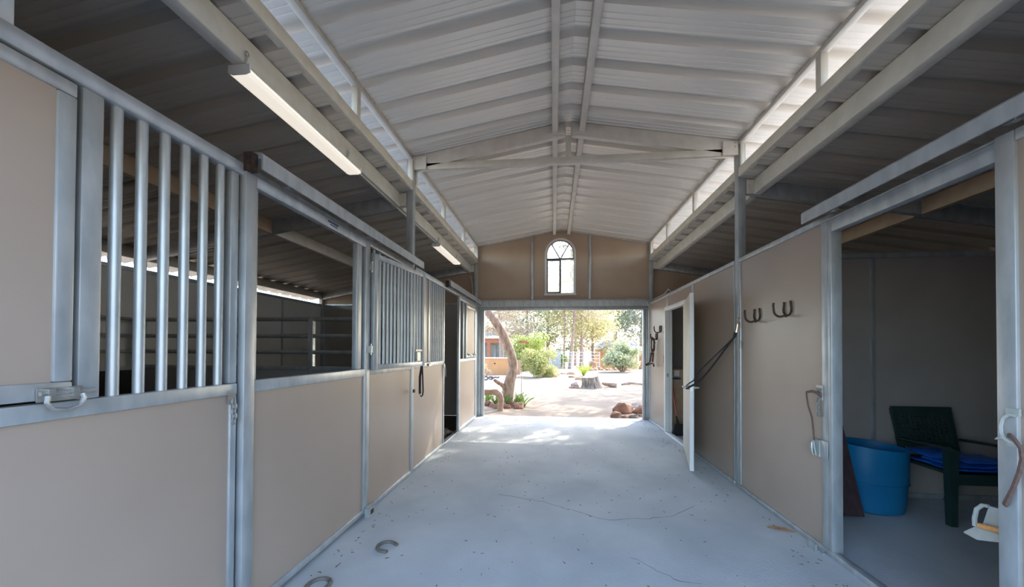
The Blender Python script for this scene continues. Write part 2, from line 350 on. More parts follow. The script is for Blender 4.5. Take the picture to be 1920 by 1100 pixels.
spans = [(YB + 0.04, YP - 0.04), (YP + 0.04, YE - 0.09)]
def purl(n, lab, fn, mats=('steel', 'steel')):
    t = struct('trim_%d' % n, lab, 'beam', (0, 2, 3))
    for (a, b), mt in zip(spans, mats): fn(MB(), a, b).build('purlin', mt, t)
    return t
purl(5, 'left of the two pale steel purlins under the ridge', lambda m, a, b: m.box(XC - 0.185, XC - 0.12, a - 0.03, b + 0.03, 3.945, zc(XC - 0.185)))
purl(6, 'right of the two pale steel purlins under the ridge', lambda m, a, b: m.box(XC + 0.12, XC + 0.185, a - 0.03, b + 0.03, 3.945, zc(XC + 0.185)))
purl(7, 'steel beam under the low left roof that carries the tube lights', lambda m, a, b: m.prism([(XL - 0.155, 3.165), (XL - 0.155, 3.325), (XL - 0.225, 3.315), (XL - 0.225, 3.15)], 1, a, b))
purl(8, 'steel beam under the low right roof beside the clerestory', lambda m, a, b: m.prism([(XR + 0.155, 3.165), (XR + 0.155, 3.325), (XR + 0.225, 3.315), (XR + 0.225, 3.15)], 1, a, b))
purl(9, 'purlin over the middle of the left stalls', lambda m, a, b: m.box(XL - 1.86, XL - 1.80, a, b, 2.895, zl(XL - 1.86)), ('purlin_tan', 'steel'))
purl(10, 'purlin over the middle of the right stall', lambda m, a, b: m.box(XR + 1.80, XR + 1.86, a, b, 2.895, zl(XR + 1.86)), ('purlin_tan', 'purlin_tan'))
purl(11, 'dark eave purlin above the gap over the left outer wall', lambda m, a, b: m.box(LO - 0.03, LO + 0.03, a, b, 2.605, zl(LO - 0.03)))
purl(12, 'eave purlin over the right outer wall', lambda m, a, b: m.box(RO - 0.03, RO + 0.03, a, b, 2.59, zl(RO + 0.03)))
for n, x, s, lab in ((13, XL, -1, 'left clerestory strip of open windows under the raised roof'), (14, XR, 1, 'right clerestory strip of open windows under the raised roof')):
    t = struct('trim_%d' % n, lab, 'clerestory', (x, 2, ZS))
    for (a, b) in spans:
        MB().box(x + 0.0, x + s * 0.06, a, b, ZS, ZS + 0.10).build('sill', 'steel', t)
        MB().box(x + 0.0, x + s * 0.06, a, b, ZE - 0.055, zc(x + s * 0.06)).build('eave_rail', 'steel', t)
        y0, y1 = a - 0.04, b + 0.04
        for k in (1, 2):
            y = y0 + 3.658 * k / 3
            MB().box(x + 0.0, x + s * 0.055, y - 0.028, y + 0.028, ZS + 0.10, ZE - 0.055).build('mullion', 'steel', t)
        MB().box(x + 0.01, x + s * 0.05, a, a + 0.035, ZS + 0.10, ZE - 0.055).build('mullion', 'steel', t)
        MB().box(x + 0.01, x + s * 0.05, b - 0.035, b, ZS + 0.10, ZE - 0.055).build('mullion', 'steel', t)

# ------------------------------------------------------------------ stall fronts
bar_me = {}
def vbar(parent, x, y, z0, z1, r=0.019, name='bar'):
    key = (round(z1 - z0, 3), r)
    if key not in bar_me: bar_me[key] = MB().tube([(0, 0, 0), (0, 0, z1 - z0)], r, 10).mesh('bar', 'galv', smooth=True)
    return inst(name, bar_me[key], parent, (x, y, z0))
class Front:
    """boxes set into a stall-front plane; s=-1: left wall, s=+1: right wall; d = how far the face stands into the aisle"""
    def __init__(f, parent, x, s): f.p, f.x, f.s = parent, x, s
    def b(f, name, y0, y1, z0, z1, m='galv', d=0.0, t=0.045):
        return MB().box(f.x - f.s * d, f.x - f.s * d + f.s * t, y0, y1, z0, z1).build(name, m, f.p)
    def panel(f, y0, y1, z0, z1, m='panel', d=-0.012, t=0.02, name='panel'): return f.b(name, y0, y1, z0, z1, m, d, t)
def hood(parent, x, s, y0, y1):
    """sliding-door track cover hung from the top rail"""
    a = x - s * 0.005
    poly = [(a, 2.55), (a - s * 0.07, 2.545), (a - s * 0.085, 2.53), (a - s * 0.085, 2.45), (a - s * 0.075, 2.45), (a - s * 0.075, 2.51), (a, 2.515)]
    h = MB().prism(poly, 1, y0, y1).build('track_hood', 'galv', parent)
    for y in (y0 + 0.25, (y0 + y1) / 2, y1 - 0.25):
        m = MB().box(a - s * 0.02, a - s * 0.05, y - 0.03, y + 0.03, 2.455, 2.485).tube([(a - s * 0.025, y, 2.47), (a - s * 0.055, y, 2.47)], 0.02, 10)
        m.build('trolley', 'zinc', parent)
def latch(parent, x, s, y, z, L=0.11):
    """plate, slide bolt and pull ring"""
    m = MB().box(x, x - s * 0.006, y - L / 2, y + L / 2, z - 0.02, z + 0.025)
    m.tube([(x - s * 0.016, y - L / 2, z + 0.008), (x - s * 0.016, y + L * 0.75, z + 0.008)], 0.008, 8)
    for k in (-0.3, 0.25): m.box(x, x - s * 0.028, y + k * L - 0.008, y + k * L + 0.008, z - 0.006, z + 0.022)
    m.build('latch', 'zinc', parent)
    ring = [(x - s * 0.03, y - 0.045 + 0.0, z), (x - s * 0.034, y - 0.05, z - 0.02), (x - s * 0.036, y - 0.035, z - 0.042), (x - s * 0.036, y, z - 0.05), (x - s * 0.036, y + 0.03, z - 0.04), (x - s * 0.034, y + 0.042, z - 0.015), (x - s * 0.03, y + 0.04, z)]
    MB().tube(ring, 0.007, 8).build('pull_ring', 'zinc', parent, smooth=True)
def chain(parent, x, s, y, z, n=6):
    m = MB().box(x, x - s * 0.006, y - 0.02, y + 0.02, z - 0.02, z + 0.05)
    m.build('chain_plate', 'zinc', parent)
    m = MB()
    for k in range(n):
        zz = z - 0.005 - k * 0.025; c = (x - s * 0.018, y - 0.004 + 0.006 * (k % 2), zz); pts = []
        for i in range(10):
            t = 2 * PI * i / 10; u, w = math.cos(t) * 0.011, math.sin(t) * 0.018
            pts.append((c[0] + (u if k % 2 else 0), c[1] + (0 if k % 2 else u), c[2] + w))
        m.tube(pts, 0.0035, 6, closed=True)
    m.build('chain', 'zinc', parent, smooth=True)

# ---- left stall front
WL = struct('wall_left', 'left row of stall fronts with tan panels in galvanized frames', 'wall', (XL, 2, 0)); F = Front(WL, XL, -1)
F.b('post', 0.86, 0.955, ZR, zl(XL - 0.1), d=-0.03, t=0.08)
F.b('top_rail', YB + 0.045, YP - 0.045, 2.405, ZR, d=0.012, t=0.06)
F.b('top_rail_lip', YB + 0.045, YP - 0.045, ZR, ZR + 0.012, d=-0.02, t=0.03)
F.b('bottom_rail', YB + 0.045, 1.74, 0.005, 0.045); F.panel(YB + 0.045, 1.70, 0.045, 1.235)
F.b('mid_rail', YB + 0.045, 1.735, 1.232, 1.292, d=0.004)
F.b('stile', 1.70, 1.737, 0.045, 1.232); F.b('stile', 1.69, 1.735, 1.292, 2.405); F.b('stile', 1.097, 1.16, 1.292, 2.405, d=0.004)
for k in range(6): vbar(WL, XL - 0.022, 1.215 + k * 0.0862, 1.292, 2.405)
# hinged upper panel (nearest on the left)
FD = struct('door_5', 'hinged tan upper panel with latch at the left edge of the picture', 'door', (XL, 0.5, 1.3)); f5 = Front(FD, XL, -1)
f5.panel(0.56, 1.03, 1.36, 2.345, d=0.004); f5.b('frame_rail', 0.51, 1.08, 1.302, 1.36, d=0.012); f5.b('frame_rail', 0.51, 1.08, 2.345, 2.395, d=0.012)
f5.b('frame_stile', 0.51, 0.56, 1.36, 2.345, d=0.012); f5.b('frame_stile', 1.03, 1.08, 1.36, 2.345, d=0.012)
latch(FD, XL + 0.014, -1, 1.045, 1.318)
# fixed section behind the swung gate and the second bay
F.panel(3.07, 4.06, 0.045, 1.235); F.b('bottom_rail', 3.06, 4.06, 0.005, 0.045); F.b('mid_rail', 3.06, 4.06, 1.235, 1.295); F.b('stile', 3.06, 3.10, 0.045, 2.405)
for k in range(8): vbar(WL, XL - 0.022, 3.20 + k * 0.11, 1.295, 2.405, 0.014)
F.panel(4.16, 5.30, 0.045, 1.235); F.b('bottom_rail', 4.15, 5.34, 0.005, 0.045); F.b('mid_rail', 4.15, 5.34, 1.235, 1.295)
F.b('top_rail', 4.15, YE - 0.1, 2.405, ZR, d=0.012, t=0.06)
F.panel(4.20, 4.63, 1.295, 2.405); F.b('stile', 4.15, 4.20, 1.295, 2.405); F.b('stile', 4.63, 4.70, 1.295, 2.405)
for k in range(7): vbar(WL, XL - 0.022, 4.765 + k * 0.083, 1.295, 2.405, 0.015)
F.b('stile', 5.30, 5.345, 0.045, 2.405)
F.b('threshold', 5.345, 6.1, 0.0, 0.03); F.b('bottom_rail', 6.05, YE - 0.1, 0.0, 0.03); F.b('stile', 7.58, 7.66, 0.03, 2.405)
F.panel(7.40, 7.58, 0.03, 2.405)
MB().box(XL + 0.012, XL + 0.06, 1.745, 1.785, 2.43, 2.53).build('track_stop', 'iron', WL); MB().box(XL + 0.012, XL + 0.06, 5.33, 5.36, 2.43, 2.53).build('track_stop', 'iron', WL); hood(WL, XL, -1, 1.785, 4.21); hood(WL, XL, -1, 5.36, YE - 0.12)
chain(WL, XL + 0.004, -1, 1.70, 1.205, 5); chain(WL, XL + 0.004, -1, 5.315, 1.20, 6)
m = MB().box(XL + 0.01, XL + 0.02, 4.60, 4.68, 1.245, 1.285)
for k in range(3): m.tube([(XL + 0.02 + 0.012 * math.cos(t), 4.60 + 0.035 * k + 0.012 * math.sin(t), 1.30 - 0.02 * (k % 2)) for t in np.linspace(0, 2 * PI, 9)[:-1]], 0.004, 6, closed=True)
m.build('latch', 'zinc', WL)

# ---- sliding door on the left, near
D1 = struct('door_1', 'left sliding stall door, tan lower panel and open window above', 'door', (XL, 2.4, 0)); f1 = Front(D1, XL, -1)
f1.b('stile', 1.748, 1.818, 0.03, 2.43, d=0.03); f1.b('bottom_rail', 1.818, 2.975, 0.03, 0.075, d=0.028); f1.b('mid_rail', 1.818, 2.975, 1.235, 1.30, d=0.028)
f1.b('head_rail', 1.818, 2.975, 2.365, 2.43, d=0.028); f1.b('stile', 2.975, 3.05, 0.03, 2.43, d=0.03); f1.panel(1.818, 2.975, 0.075, 1.235, d=0.012)
f1.b('jamb_stile', 2.85, 2.925, 1.30, 2.365, d=0.02)
f1.b('inner_lip', 1.818, 1.842, 1.30, 2.365, d=0.015, t=0.02)
m = MB()
m.box(XL + 0.0285, XL + 0.0292, 2.44, 2.565, 2.402, 2.416); m.box(XL + 0.0285, XL + 0.0292, 2.465, 2.555, 2.386, 2.394)
m.build('printed_mark', 'ink', D1)
GL = Vector((0.153, 0.988, 0)); hx, hy = XL + 0.045, 3.062
yk = bpy.data.objects.new('swing_gate', None); COL.objects.link(yk); yk.parent = D1; yk.location = Vector((hx, hy, 1.285)) - wloc(D1); yk['label'] = 'barred swing gate hinged open on the door edge'
def gp(u, z): return (hx + GL.x * u, hy + GL.y * u, z)
GLn = 0.915
for a, b in (((0.03, 1.285), (0.03, 2.34)), ((GLn - 0.03, 1.285), (GLn - 0.03, 2.34))): MB().bar(gp(*a), gp(*b), 0.06, 0.042, up=(-GL.y, GL.x, 0)).build('gate_stile', 'galv', yk)
for z in (1.31, 2.315): MB().bar(gp(0.06, z), gp(GLn - 0.06, z), 0.042, 0.05).build('gate_rail', 'galv', yk)
for k in range(13):
    p = gp(0.098 + k * 0.0597, 1.335); vbar(yk, p[0], p[1], 1.335, 2.29, 0.0135)
for z in (1.42, 2.16): MB().tube([(hx - 0.005, hy - 0.005, z), (hx - 0.005, hy - 0.005, z + 0.10)], 0.012, 8).box(hx - 0.02, hx + 0.012, hy - 0.035, hy + 0.03, z + 0.02, z + 0.08).build('hinge', 'zinc', yk)
p = gp(GLn - 0.14, 1.42)
m = MB().bar(gp(GLn - 0.2, 1.46), gp(GLn - 0.05, 1.46), 0.03, 0.02).tube([gp(GLn - 0.17, 1.36), gp(GLn - 0.17, 1.6)], 0.008, 6).box(p[0] - 0.02, p[0] + 0.02, p[1] - 0.05, p[1] + 0.05, 1.345, 1.44)
m.build('gate_latch', 'zinc', yk)
for y in (3.03,):
    MB().prism([(y - 0.05, 0.0), (y + 0.05, 0.0), (y + 0.05, 0.075), (y + 0.03, 0.085), (y - 0.03, 0.085), (y - 0.05, 0.075)], 0, XL + 0.034, XL + 0.075).build('floor_guide', 'galv', D1)
    MB().box(XL + 0.075, XL + 0.077, y - 0.025, y + 0.025, 0.02, 0.06).build('guide_slot', 'iron', D1)

# ---- sliding door on the left, far
D2 = struct('door_2', 'far left sliding stall door standing part open near the exit', 'door', (XL, 6.7, 0)); f2 = Front(D2, XL, -1)
f2.b('stile', 6.06, 6.14, 0.04, 2.40, d=0.035); f2.b('stile', 7.36, 7.42, 0.04, 2.40, d=0.035); f2.b('bottom_rail', 6.14, 7.36, 0.04, 0.085, d=0.033)
f2.b('mid_rail', 6.14, 7.36, 1.24, 1.30, d=0.033); f2.b('head_rail', 6.14, 7.36, 2.34, 2.40, d=0.033); f2.panel(6.14, 7.36, 0.085, 1.24, d=0.018)
f2.b('window_frame', 6.52, 6.58, 1.31, 2.33, d=0.045); f2.b('window_frame', 7.27, 7.33, 1.31, 2.33, d=0.045); f2.b('window_frame', 6.58, 7.27, 1.31, 1.36, d=0.045); f2.b('window_frame', 6.58, 7.27, 2.26, 2.33, d=0.045)
f2.panel(6.58, 7.27, 1.36, 2.26, m='panel', d=0.03, name='window_panel')
f2.b('jamb_stile', 6.40, 6.46, 1.30, 2.34, d=0.02)
latch(D2, XL + 0.05, -1, 6.75, 1.36, 0.16); latch(D2, XL + 0.05, -1, 7.2, 1.36, 0.16)

# ---- right stall front
WR = struct('wall_right', 'right wall of tall tan panels in galvanized frames', 'wall', (XR, 2, 0)); G = Front(WR, XR, 1)
G.b('top_rail', 2.78, YP - 0.045, 2.425, ZR, d=0.006, t=0.05); G.b('top_rail', YP + 0.045, YE - 0.1, 2.425, ZR, d=0.006, t=0.05)
G.b('bottom_rail', YB + 0.05, YP - 0.045, 0.0, 0.04, d=0.012, t=0.06); G.b('bottom_rail', YP + 0.045, 5.50, 0.0, 0.04, d=0.006); G.b('door_sill', 5.50, 6.60, 0.0, 0.03, d=0.012, t=0.09, m='white')
G.b('bottom_rail', 6.60, YE - 0.1, 0.0, 0.04, d=0.006)
G.panel(2.86, 4.06, 0.04, 2.425); G.b('jamb_stile', 2.80, 2.862, 0.04, 2.425, d=0.004); G.b('jamb_post', 2.765, 2.80, 0.02, 2.40, d=0.004, t=0.075)
G.b('stile', 4.03, 4.064, 0.04, 2.425)
G.panel(4.18, 5.32, 0.04, 2.425); G.b('stile', 4.15, 4.18, 0.04, 2.425); G.b('stile', 5.32, 5.40, 0.04, 2.425)
G.panel(5.40, 6.56, 2.24, 2.425, m='panel'); G.b('stile', 6.50, 6.56, 2.24, 2.425); G.panel(6.60, YE - 0.10, 0.04, 2.425); G.panel(5.40, 5.50, 0.04, 2.24)
G.b('door_header', 0.5, 2.80, 2.335, 2.425, d=0.0, t=0.06); G.b('header_lip', 0.5, 2.80, 2.425, 2.435, d=0.01, t=0.03)
hood(WR, XR, 1, 0.46, 2.94)
G.b('post_strap', 4.005, 4.03, 1.50, 1.58, d=0.01, t=0.01)
# door frame of the tack room
DF = struct('trim_15', 'pale frame around the tack room doorway', 'door frame', (XR, 6, 0)); h = Front(DF, XR, 1)
h.b('frame_jamb', 6.54, 6.60, 0.03, 2.24, 'white', d=0.025, t=0.09); h.b('frame_jamb', 5.50, 5.56, 0.03, 2.24, 'white', d=0.012, t=0.09); h.b('frame_head', 5.56, 6.54, 2.17, 2.24, 'white', d=0.025, t=0.09)
h.b('door_stop', 6.49, 6.52, 0.03, 2.17, 'white', d=-0.055, t=0.03); h.b('strike_plate', 6.538, 6.541, 1.0, 1.06, 'zinc', d=-0.005, t=0.03)
# white tack room door, swung into the aisle
D3 = struct('door_3', 'white tack room door swung open into the aisle', 'door', (1.955, 5.57, 0.035))
dd = Vector((-0.268, -0.963, 0)).normalized(); nn = Vector((-dd.y, dd.x, 0))
def dp(u, n, z): return Vector((1.955, 5.57, 0)) + dd * u + nn * n + Vector((0, 0, z))
LD = 1.16
def dbox(u0, u1, n0, n1, z0, z1):
    m = MB(); vs = [dp(u, n, z) for z in (z0, z1) for (u, n) in ((u0, n0), (u1, n0), (u1, n1), (u0, n1))]
    return m.add(vs, [(3, 2, 1, 0), (4, 5, 6, 7), (0, 1, 5, 4), (1, 2, 6, 5), (2, 3, 7, 6), (3, 0, 4, 7)])
dbox(0, LD - 0.004, -0.021, 0.021, 0.035, 2.165).build('leaf', 'door_face', D3)
dbox(LD - 0.004, LD, -0.022, 0.022, 0.035, 2.165).build('edge_strip', 'white', D3)
dbox(LD - 0.03, LD + 0.003, -0.012, 0.012, 0.98, 1.06).build('latch_plate', 'zinc', D3)
m = MB().tube([dp(LD - 0.09, 0.021, 1.02), dp(LD - 0.09, 0.075, 1.02), dp(LD - 0.09, 0.085, 1.02)], [0.028, 0.012, 0.012], 12)
m.tube([dp(LD - 0.09, 0.075, 1.02), dp(LD - 0.10, 0.085, 1.02), dp(LD - 0.2, 0.085, 1.02)], 0.011, 8)
m.build('lever_handle', 'zinc', D3, smooth=True)
m = MB().tube([dp(LD - 0.09, -0.021, 1.02), dp(LD - 0.09, -0.075, 1.02), dp(LD - 0.09, -0.085, 1.02)], [0.028, 0.012, 0.012], 12)
m.tube([dp(LD - 0.09, -0.075, 1.02), dp(LD - 0.10, -0.085, 1.02), dp(LD - 0.2, -0.085, 1.02)], 0.011, 8)
m.build('lever_handle', 'zinc', D3, smooth=True)
for z in (0.3, 1.1, 1.9): MB().tube([dp(-0.004, 0.0, z), dp(-0.004, 0.0, z + 0.1)], 0.01, 8).build('hinge', 'zinc', D3)
# near right sliding door, pushed aside
D4 = struct('door_4', 'tan sliding stall door pushed aside at the right edge of the picture', 'door', (XR, 1.1, 0)); f4 = Front(D4, XR, 1)
f4.b('stile', 1.715, 1.785, 0.045, 2.43, d=0.03); f4.b('stile', 0.50, 0.57, 0.045, 2.43, d=0.03); f4.b('bottom_rail', 0.57, 1.715, 0.045, 0.09, d=0.028); f4.b('head_rail', 0.57, 1.715, 2.38, 2.43, d=0.028)
f4.panel(0.57, 1.715, 0.09, 2.38, d=0.015)
m = MB().box(XR - 0.03, XR - 0.045, 2.80, 2.92, 0.0, 0.012)
m.prism([(2.83, 0.012), (2.91, 0.012), (2.91, 0.055), (2.89, 0.065), (2.85, 0.065), (2.83, 0.055)], 0, XR - 0.075, XR - 0.06)
m.box(XR - 0.075, XR - 0.012, 2.83, 2.91, 0.0, 0.014)
m.build('floor_guide', 'galv', WR)

# ------------------------------------------------------------------ outer walls and stall partitions
def panel_wall(name, lab, run, lo, hi, axis, at, z1, step, s, mpanel='panel_in'):
    """wall of panels with posts; axis 0: plane x=at running in y, axis 1: plane y=at running in x"""
    t = struct(name, lab, 'wall', (at, (lo + hi) / 2, 0) if axis == 0 else ((lo + hi) / 2, at, 0))
    def bx(nm, a, b, z0, zz, th, mt):
        m = MB().box(at - th / 2, at + th / 2, a, b, z0, zz) if axis == 0 else MB().box(a, b, at - th / 2, at + th / 2, z0, zz)
        m.build(nm, mt, t)
    n = max(1, round((hi - lo) / step)); w = (hi - lo) / n
    for k in range(n): bx('panel', lo + k * w + 0.02, lo + (k + 1) * w - 0.02, 0.05, z1 - 0.05, 0.02, mpanel)
    for k in range(n + 1): bx('post', lo + k * w - 0.02, lo + k * w + 0.02, 0.05, z1 - 0.05, 0.05, 'galv')
    bx('top_rail', lo, hi, z1 - 0.05, z1, 0.055, 'galv'); bx('bottom_rail', lo, hi, 0.0, 0.05, 0.055, 'galv')
    return t
panel_wall('wall_outer_left', 'outer wall behind the left stalls with a strip of light above it', 'y', YB + 0.05, YE - 0.05, 0, LO, 2.49, 1.22, -1, 'panel_lit')
t = panel_wall('wall_outer_right', 'outer wall of the right stalls', 'y', YB + 0.05, YE - 0.05, 0, RO, 2.59, 1.22, 1)
panel_wall('wall_partition_right', 'tan partition behind the blue bucket and chair', 'x', XR + 0.09, RO - 0.05, 1, 4.0, 2.48, 1.18, 1)
# left partition: solid below, pipe rails above
PL = struct('wall_partition_left', 'stall partition with three pipe rails above a solid base', 'wall', (-3.4, 4.05, 0))
for x0, x1 in ((LO + 0.12, -2.95), (-2.89, XL - 0.09)): MB().box(x0, x1, 4.04, 4.06, 0.0, 1.21).build('panel', 'panel_in', PL)
MB().box(LO + 0.1, XL - 0.09, 4.025, 4.075, 1.21, 1.26).build('cap_rail', 'galv', PL)
for z in (1.43, 1.625, 1.83): MB().tube([(LO + 0.12, 4.05, z), (XL - 0.09, 4.05, z)], 0.025, 8).build('pipe_rail', 'galv', PL)
MB().box(-2.95, -2.89, 4.02, 4.08, 0, 1.85).build('post', 'galv', PL); MB().box(LO + 0.08, LO + 0.14, 4.02, 4.08, 0, 1.85).build('post', 'galv', PL)
PR = struct('wall_rails_left', 'pipe rails along the outer wall of the near left stall', 'fence', (LO + 0.12, 2.2, 0))
MB().box(LO + 0.1, LO + 0.12, YB + 0.05, 4.02, 0, 1.2).build('kick_board', 'dirt', PR)  # low board coloured dark to stand for the shade in the stall
for z in (1.43, 1.625, 1.83): MB().tube([(LO + 0.11, YB + 0.05, z), (LO + 0.11, 4.02, z)], 0.019, 8).build('pipe_rail', 'galv', PR)

# ------------------------------------------------------------------ far end wall
WE = struct('wall_end', 'far end wall with tan gable, arched window and wide open doorway', 'wall', (XC, YE, 0))
def gable(x0, x1, zb, zt, mt='gable', y=YE + 0.012): return MB().prism([(x0, zb), (x1, zb), (x1, zt(x1)), (x0, zt(x0))], 1, y, y + 0.025).build('panel', mt, WE)
ztop = lambda x: zc(x) - 0.004
gable(XL - 0.08, -0.50, 2.5, ztop); gable(0.79, XR + 0.08, 2.5, ztop)
WX, WR_, WB, WS = 0.132, 0.328, 2.68, 3.557            # arched window: centre, radius, sill, spring line
m = MB()
def gq(pts): m.prism(pts, 1, YE + 0.012, YE + 0.037)
gq([(-0.452, 2.5), (0.742, 2.5), (0.742, WB), (-0.452, WB)])
gq([(-0.452, WB), (WX - WR_, WB), (WX - WR_, WS), (-0.452, WS)]); gq([(WX + WR_, WB), (0.742, WB), (0.742, WS), (WX + WR_, WS)])
N = 20; arc = [(WX - WR_ * math.cos(PI * k / N), WS + WR_ * math.sin(PI * k / N)) for k in range(N + 1)]
gq([(-0.452, WS), arc[0], (arc[0][0], ztop(arc[0][0])), (-0.452, ztop(-0.452))]); gq([arc[-1], (0.742, WS), (0.742, ztop(0.742)), (arc[-1][0], ztop(arc[-1][0]))])
for a, b in zip(arc, arc[1:]): gq([a, b, (b[0], ztop(b[0])), (a[0], ztop(a[0]))])
m.build('panel', 'gable', WE)
for x in (-0.476, 0.766): MB().box(x - 0.026, x + 0.026, YE - 0.02, YE + 0.03, 2.52, zc(x) - 0.01).build('stud', 'galv', WE)
for s, xa, xb in ((1, XL + 0.02, XC), (-1, XC, XR - 0.02)):
    MB().prism([(xa, zc(xa) - 0.035), (xb, zc(xb) - 0.035), (xb, zc(xb) - 0.006), (xa, zc(xa) - 0.006)], 1, YE - 0.01, YE + 0.01).build('roof_trim', 'galv', WE)
MB().box(XL - 0.06, XR + 0.06, YE - 0.005, YE + 0.07, 2.40, 2.53).box(XL + 0.002, XR - 0.002, YE - 0.06, YE - 0.005, 2.40, 2.53).build('door_header', 'galv', WE)
MB().box(XL - 0.06, XR + 0.06, YE - 0.004, YE + 0.07, 2.33, 2.40).build('door_track', 'galv', WE)
for s, x, w in ((1, XL, 0.135), (-1, XR, 0.105)):
    MB().box(x - s * 0.06, x + s * w * 0.45, YE - 0.004, YE + 0.07, 0, 2.33).build('jamb', 'galv', WE); MB().box(x + s * w * 0.5, x + s * w, YE + 0.0, YE + 0.09, 0, 2.33).build('jamb', 'galv', WE)
for s, x0, x1 in ((-1, LO, XL - 0.08), (1, XR + 0.08, RO)):
    n = 3; w = (x1 - x0) / n
    for k in range(n):
        a, b = x0 + k * w + 0.02, x0 + (k + 1) * w - 0.02
        MB().box(a, b, YE + 0.0, YE + 0.025, 0.0, 2.45).build('panel', 'panel_in', WE)
        MB().box(b, b + 0.04, YE - 0.02, YE + 0.03, 0.0, 2.45).build('stud', 'galv', WE)
        MB().prism([(a - 0.02, 2.5), (b + 0.02, 2.5), (b + 0.02, zl(b + 0.02) - 0.004), (a - 0.02, zl(a - 0.02) - 0.004)], 1, YE + 0.005, YE + 0.03).build('panel', 'gable', WE)
    MB().box(x0, x1, YE - 0.03, YE + 0.03, 2.45, 2.5).build('top_rail', 'galv', WE)
# end wall behind the camera: gable above an open doorway
WB_ = struct('wall_back', 'back wall of the barn beside the camera, open below the gable', 'wall', (XC, YB, 0))
MB().prism([(XL + 0.08, 2.45), (XR - 0.08, 2.45), (XR - 0.08, zc(XR) - 0.01), (XC, ZK - 0.01), (XL + 0.08, zc(XL) - 0.01)], 1, YB - 0.1, YB - 0.07).build('panel', 'gable', WB_)
for x0, x1 in ((LO, XL), (XR, RO)): MB().prism([(x0, 0), (x1, 0), (x1, zl(x1) - 0.004), (x0, zl(x0) - 0.004)], 1, YB - 0.1, YB - 0.07).build('panel', 'panel_in', WB_)
# arched window
W1 = struct('window_1', 'arched gable window with a fan top above the exit', 'window', (WX, YE, WB))
def ring(r0, r1, y0, y1, name, mt, base):
    m = MB(); pts0 = [(WX - r0, base)] + [(WX - r0 * math.cos(PI * k / N), WS + r0 * math.sin(PI * k / N)) for k in range(N + 1)] + [(WX + r0, base)]
    pts1 = [(WX - r1, base)] + [(WX - r1 * math.cos(PI * k / N), WS + r1 * math.sin(PI * k / N)) for k in range(N + 1)] + [(WX + r1, base)]
    for i in range(len(pts0) - 1): m.prism([pts0[i], pts0[i + 1], pts1[i + 1], pts1[i]], 1, y0, y1)
    m.build(name, mt, W1)
ring(0.29, 0.335, YE - 0.02, YE + 0.05, 'frame', 'vinyl', WB)
MB().box(WX - 0.345, WX + 0.345, YE - 0.035, YE + 0.05, WB - 0.035, WB + 0.012).build('sill', 'vinyl', W1)
ring(0.276, 0.292, YE - 0.005, YE + 0.04, 'inner_frame', 'dark_frame', 3.44)
MB().box(WX - 0.29, WX + 0.29, YE - 0.005, YE + 0.04, 3.425, 3.455).build('transom_bar', 'dark_frame', W1)
MB().box(WX - 0.018, WX + 0.018, YE - 0.01, YE + 0.04, WB + 0.01, 3.425).build('mullion', 'dark_frame', W1)
m = MB().box(WX - 0.29, WX - 0.265, YE - 0.004, YE + 0.03, WB + 0.012, 3.425).box(WX - 0.265, WX - 0.018, YE - 0.004, YE + 0.03, WB + 0.012, WB + 0.045).box(WX - 0.265, WX - 0.018, YE - 0.004, YE + 0.03, 3.40, 3.425)
m.build('sash', 'dark_frame', W1)
for sx in (-1, 1): MB().bar((WX + sx * 0.01, YE + 0.01, 3.45), (WX + sx * 0.19, YE + 0.01, 3.77), 0.022, 0.02, up=(0, 1, 0)).build('muntin', 'dark_frame', W1)
for x0, x1 in ((WX - 0.265, WX - 0.018), (WX + 0.018, WX + 0.29)): MB().box(x0, x1, YE + 0.012, YE + 0.016, WB + 0.012, 3.425).build('pane', 'glass', W1)
fan = [(WX, 3.455)] + [(WX - 0.285 * math.cos(PI * k / N), WS + 0.285 * math.sin(PI * k / N)) for k in range(N + 1)]
for lo_, hi_ in ((0, 6), (6, 14), (14, 20)):
    pts = [(WX, 3.455)] + ([(WX - 0.285, 3.455)] if lo_ == 0 else []) + [fan[1 + k] for k in range(lo_, hi_ + 1)] + ([(WX + 0.285, 3.455)] if hi_ == 20 else [])
    MB().prism(pts, 1, YE + 0.012, YE + 0.016).build('pane', 'glass', W1)
# conduit along the header, up to the lights
cd = struct('trim_16', 'thin electrical conduit over the exit header and up to the lights', 'conduit', (XL, YE, 2.5))
yc = YE - 0.075
def arcp(c, r, a0, a1, n=6): return [(c[0] + r * math.cos(math.radians(a0 + (a1 - a0) * k / n)), yc, c[1] + r * math.sin(math.radians(a0 + (a1 - a0) * k / n))) for k in range(n + 1)]
MB().tube([(XL - 0.11, yc, 2.545), (XR - 0.2, yc, 2.545)] + arcp((XR - 0.15, 2.40), 0.145, 85, 0) + [(XR - 0.005, yc, 1.2)], 0.011, 8).build('conduit', 'zinc', cd, smooth=True)
MB().tube([(XL - 0.11, yc, 2.53), (XL - 0.11, yc, 2.75), (XL - 0.13, yc, 2.95), (XL - 0.165, yc - 0.03, 3.10), (XL - 0.17, yc - 0.2, 3.135), (XL - 0.17, 3.1, 3.135)], 0.011, 8).build('conduit', 'zinc', cd, smooth=True)
MB().tube([(XR - 0.03, yc, 2.50), (XR + 0.03, yc - 0.1, 2.505), (XR + 0.03, 6.75, 2.50), (XR + 0.04, 6.55, 2.56), (XR + 0.05, 6.45, 2.50)], 0.009, 8).build('conduit', 'zinc', cd, smooth=True)

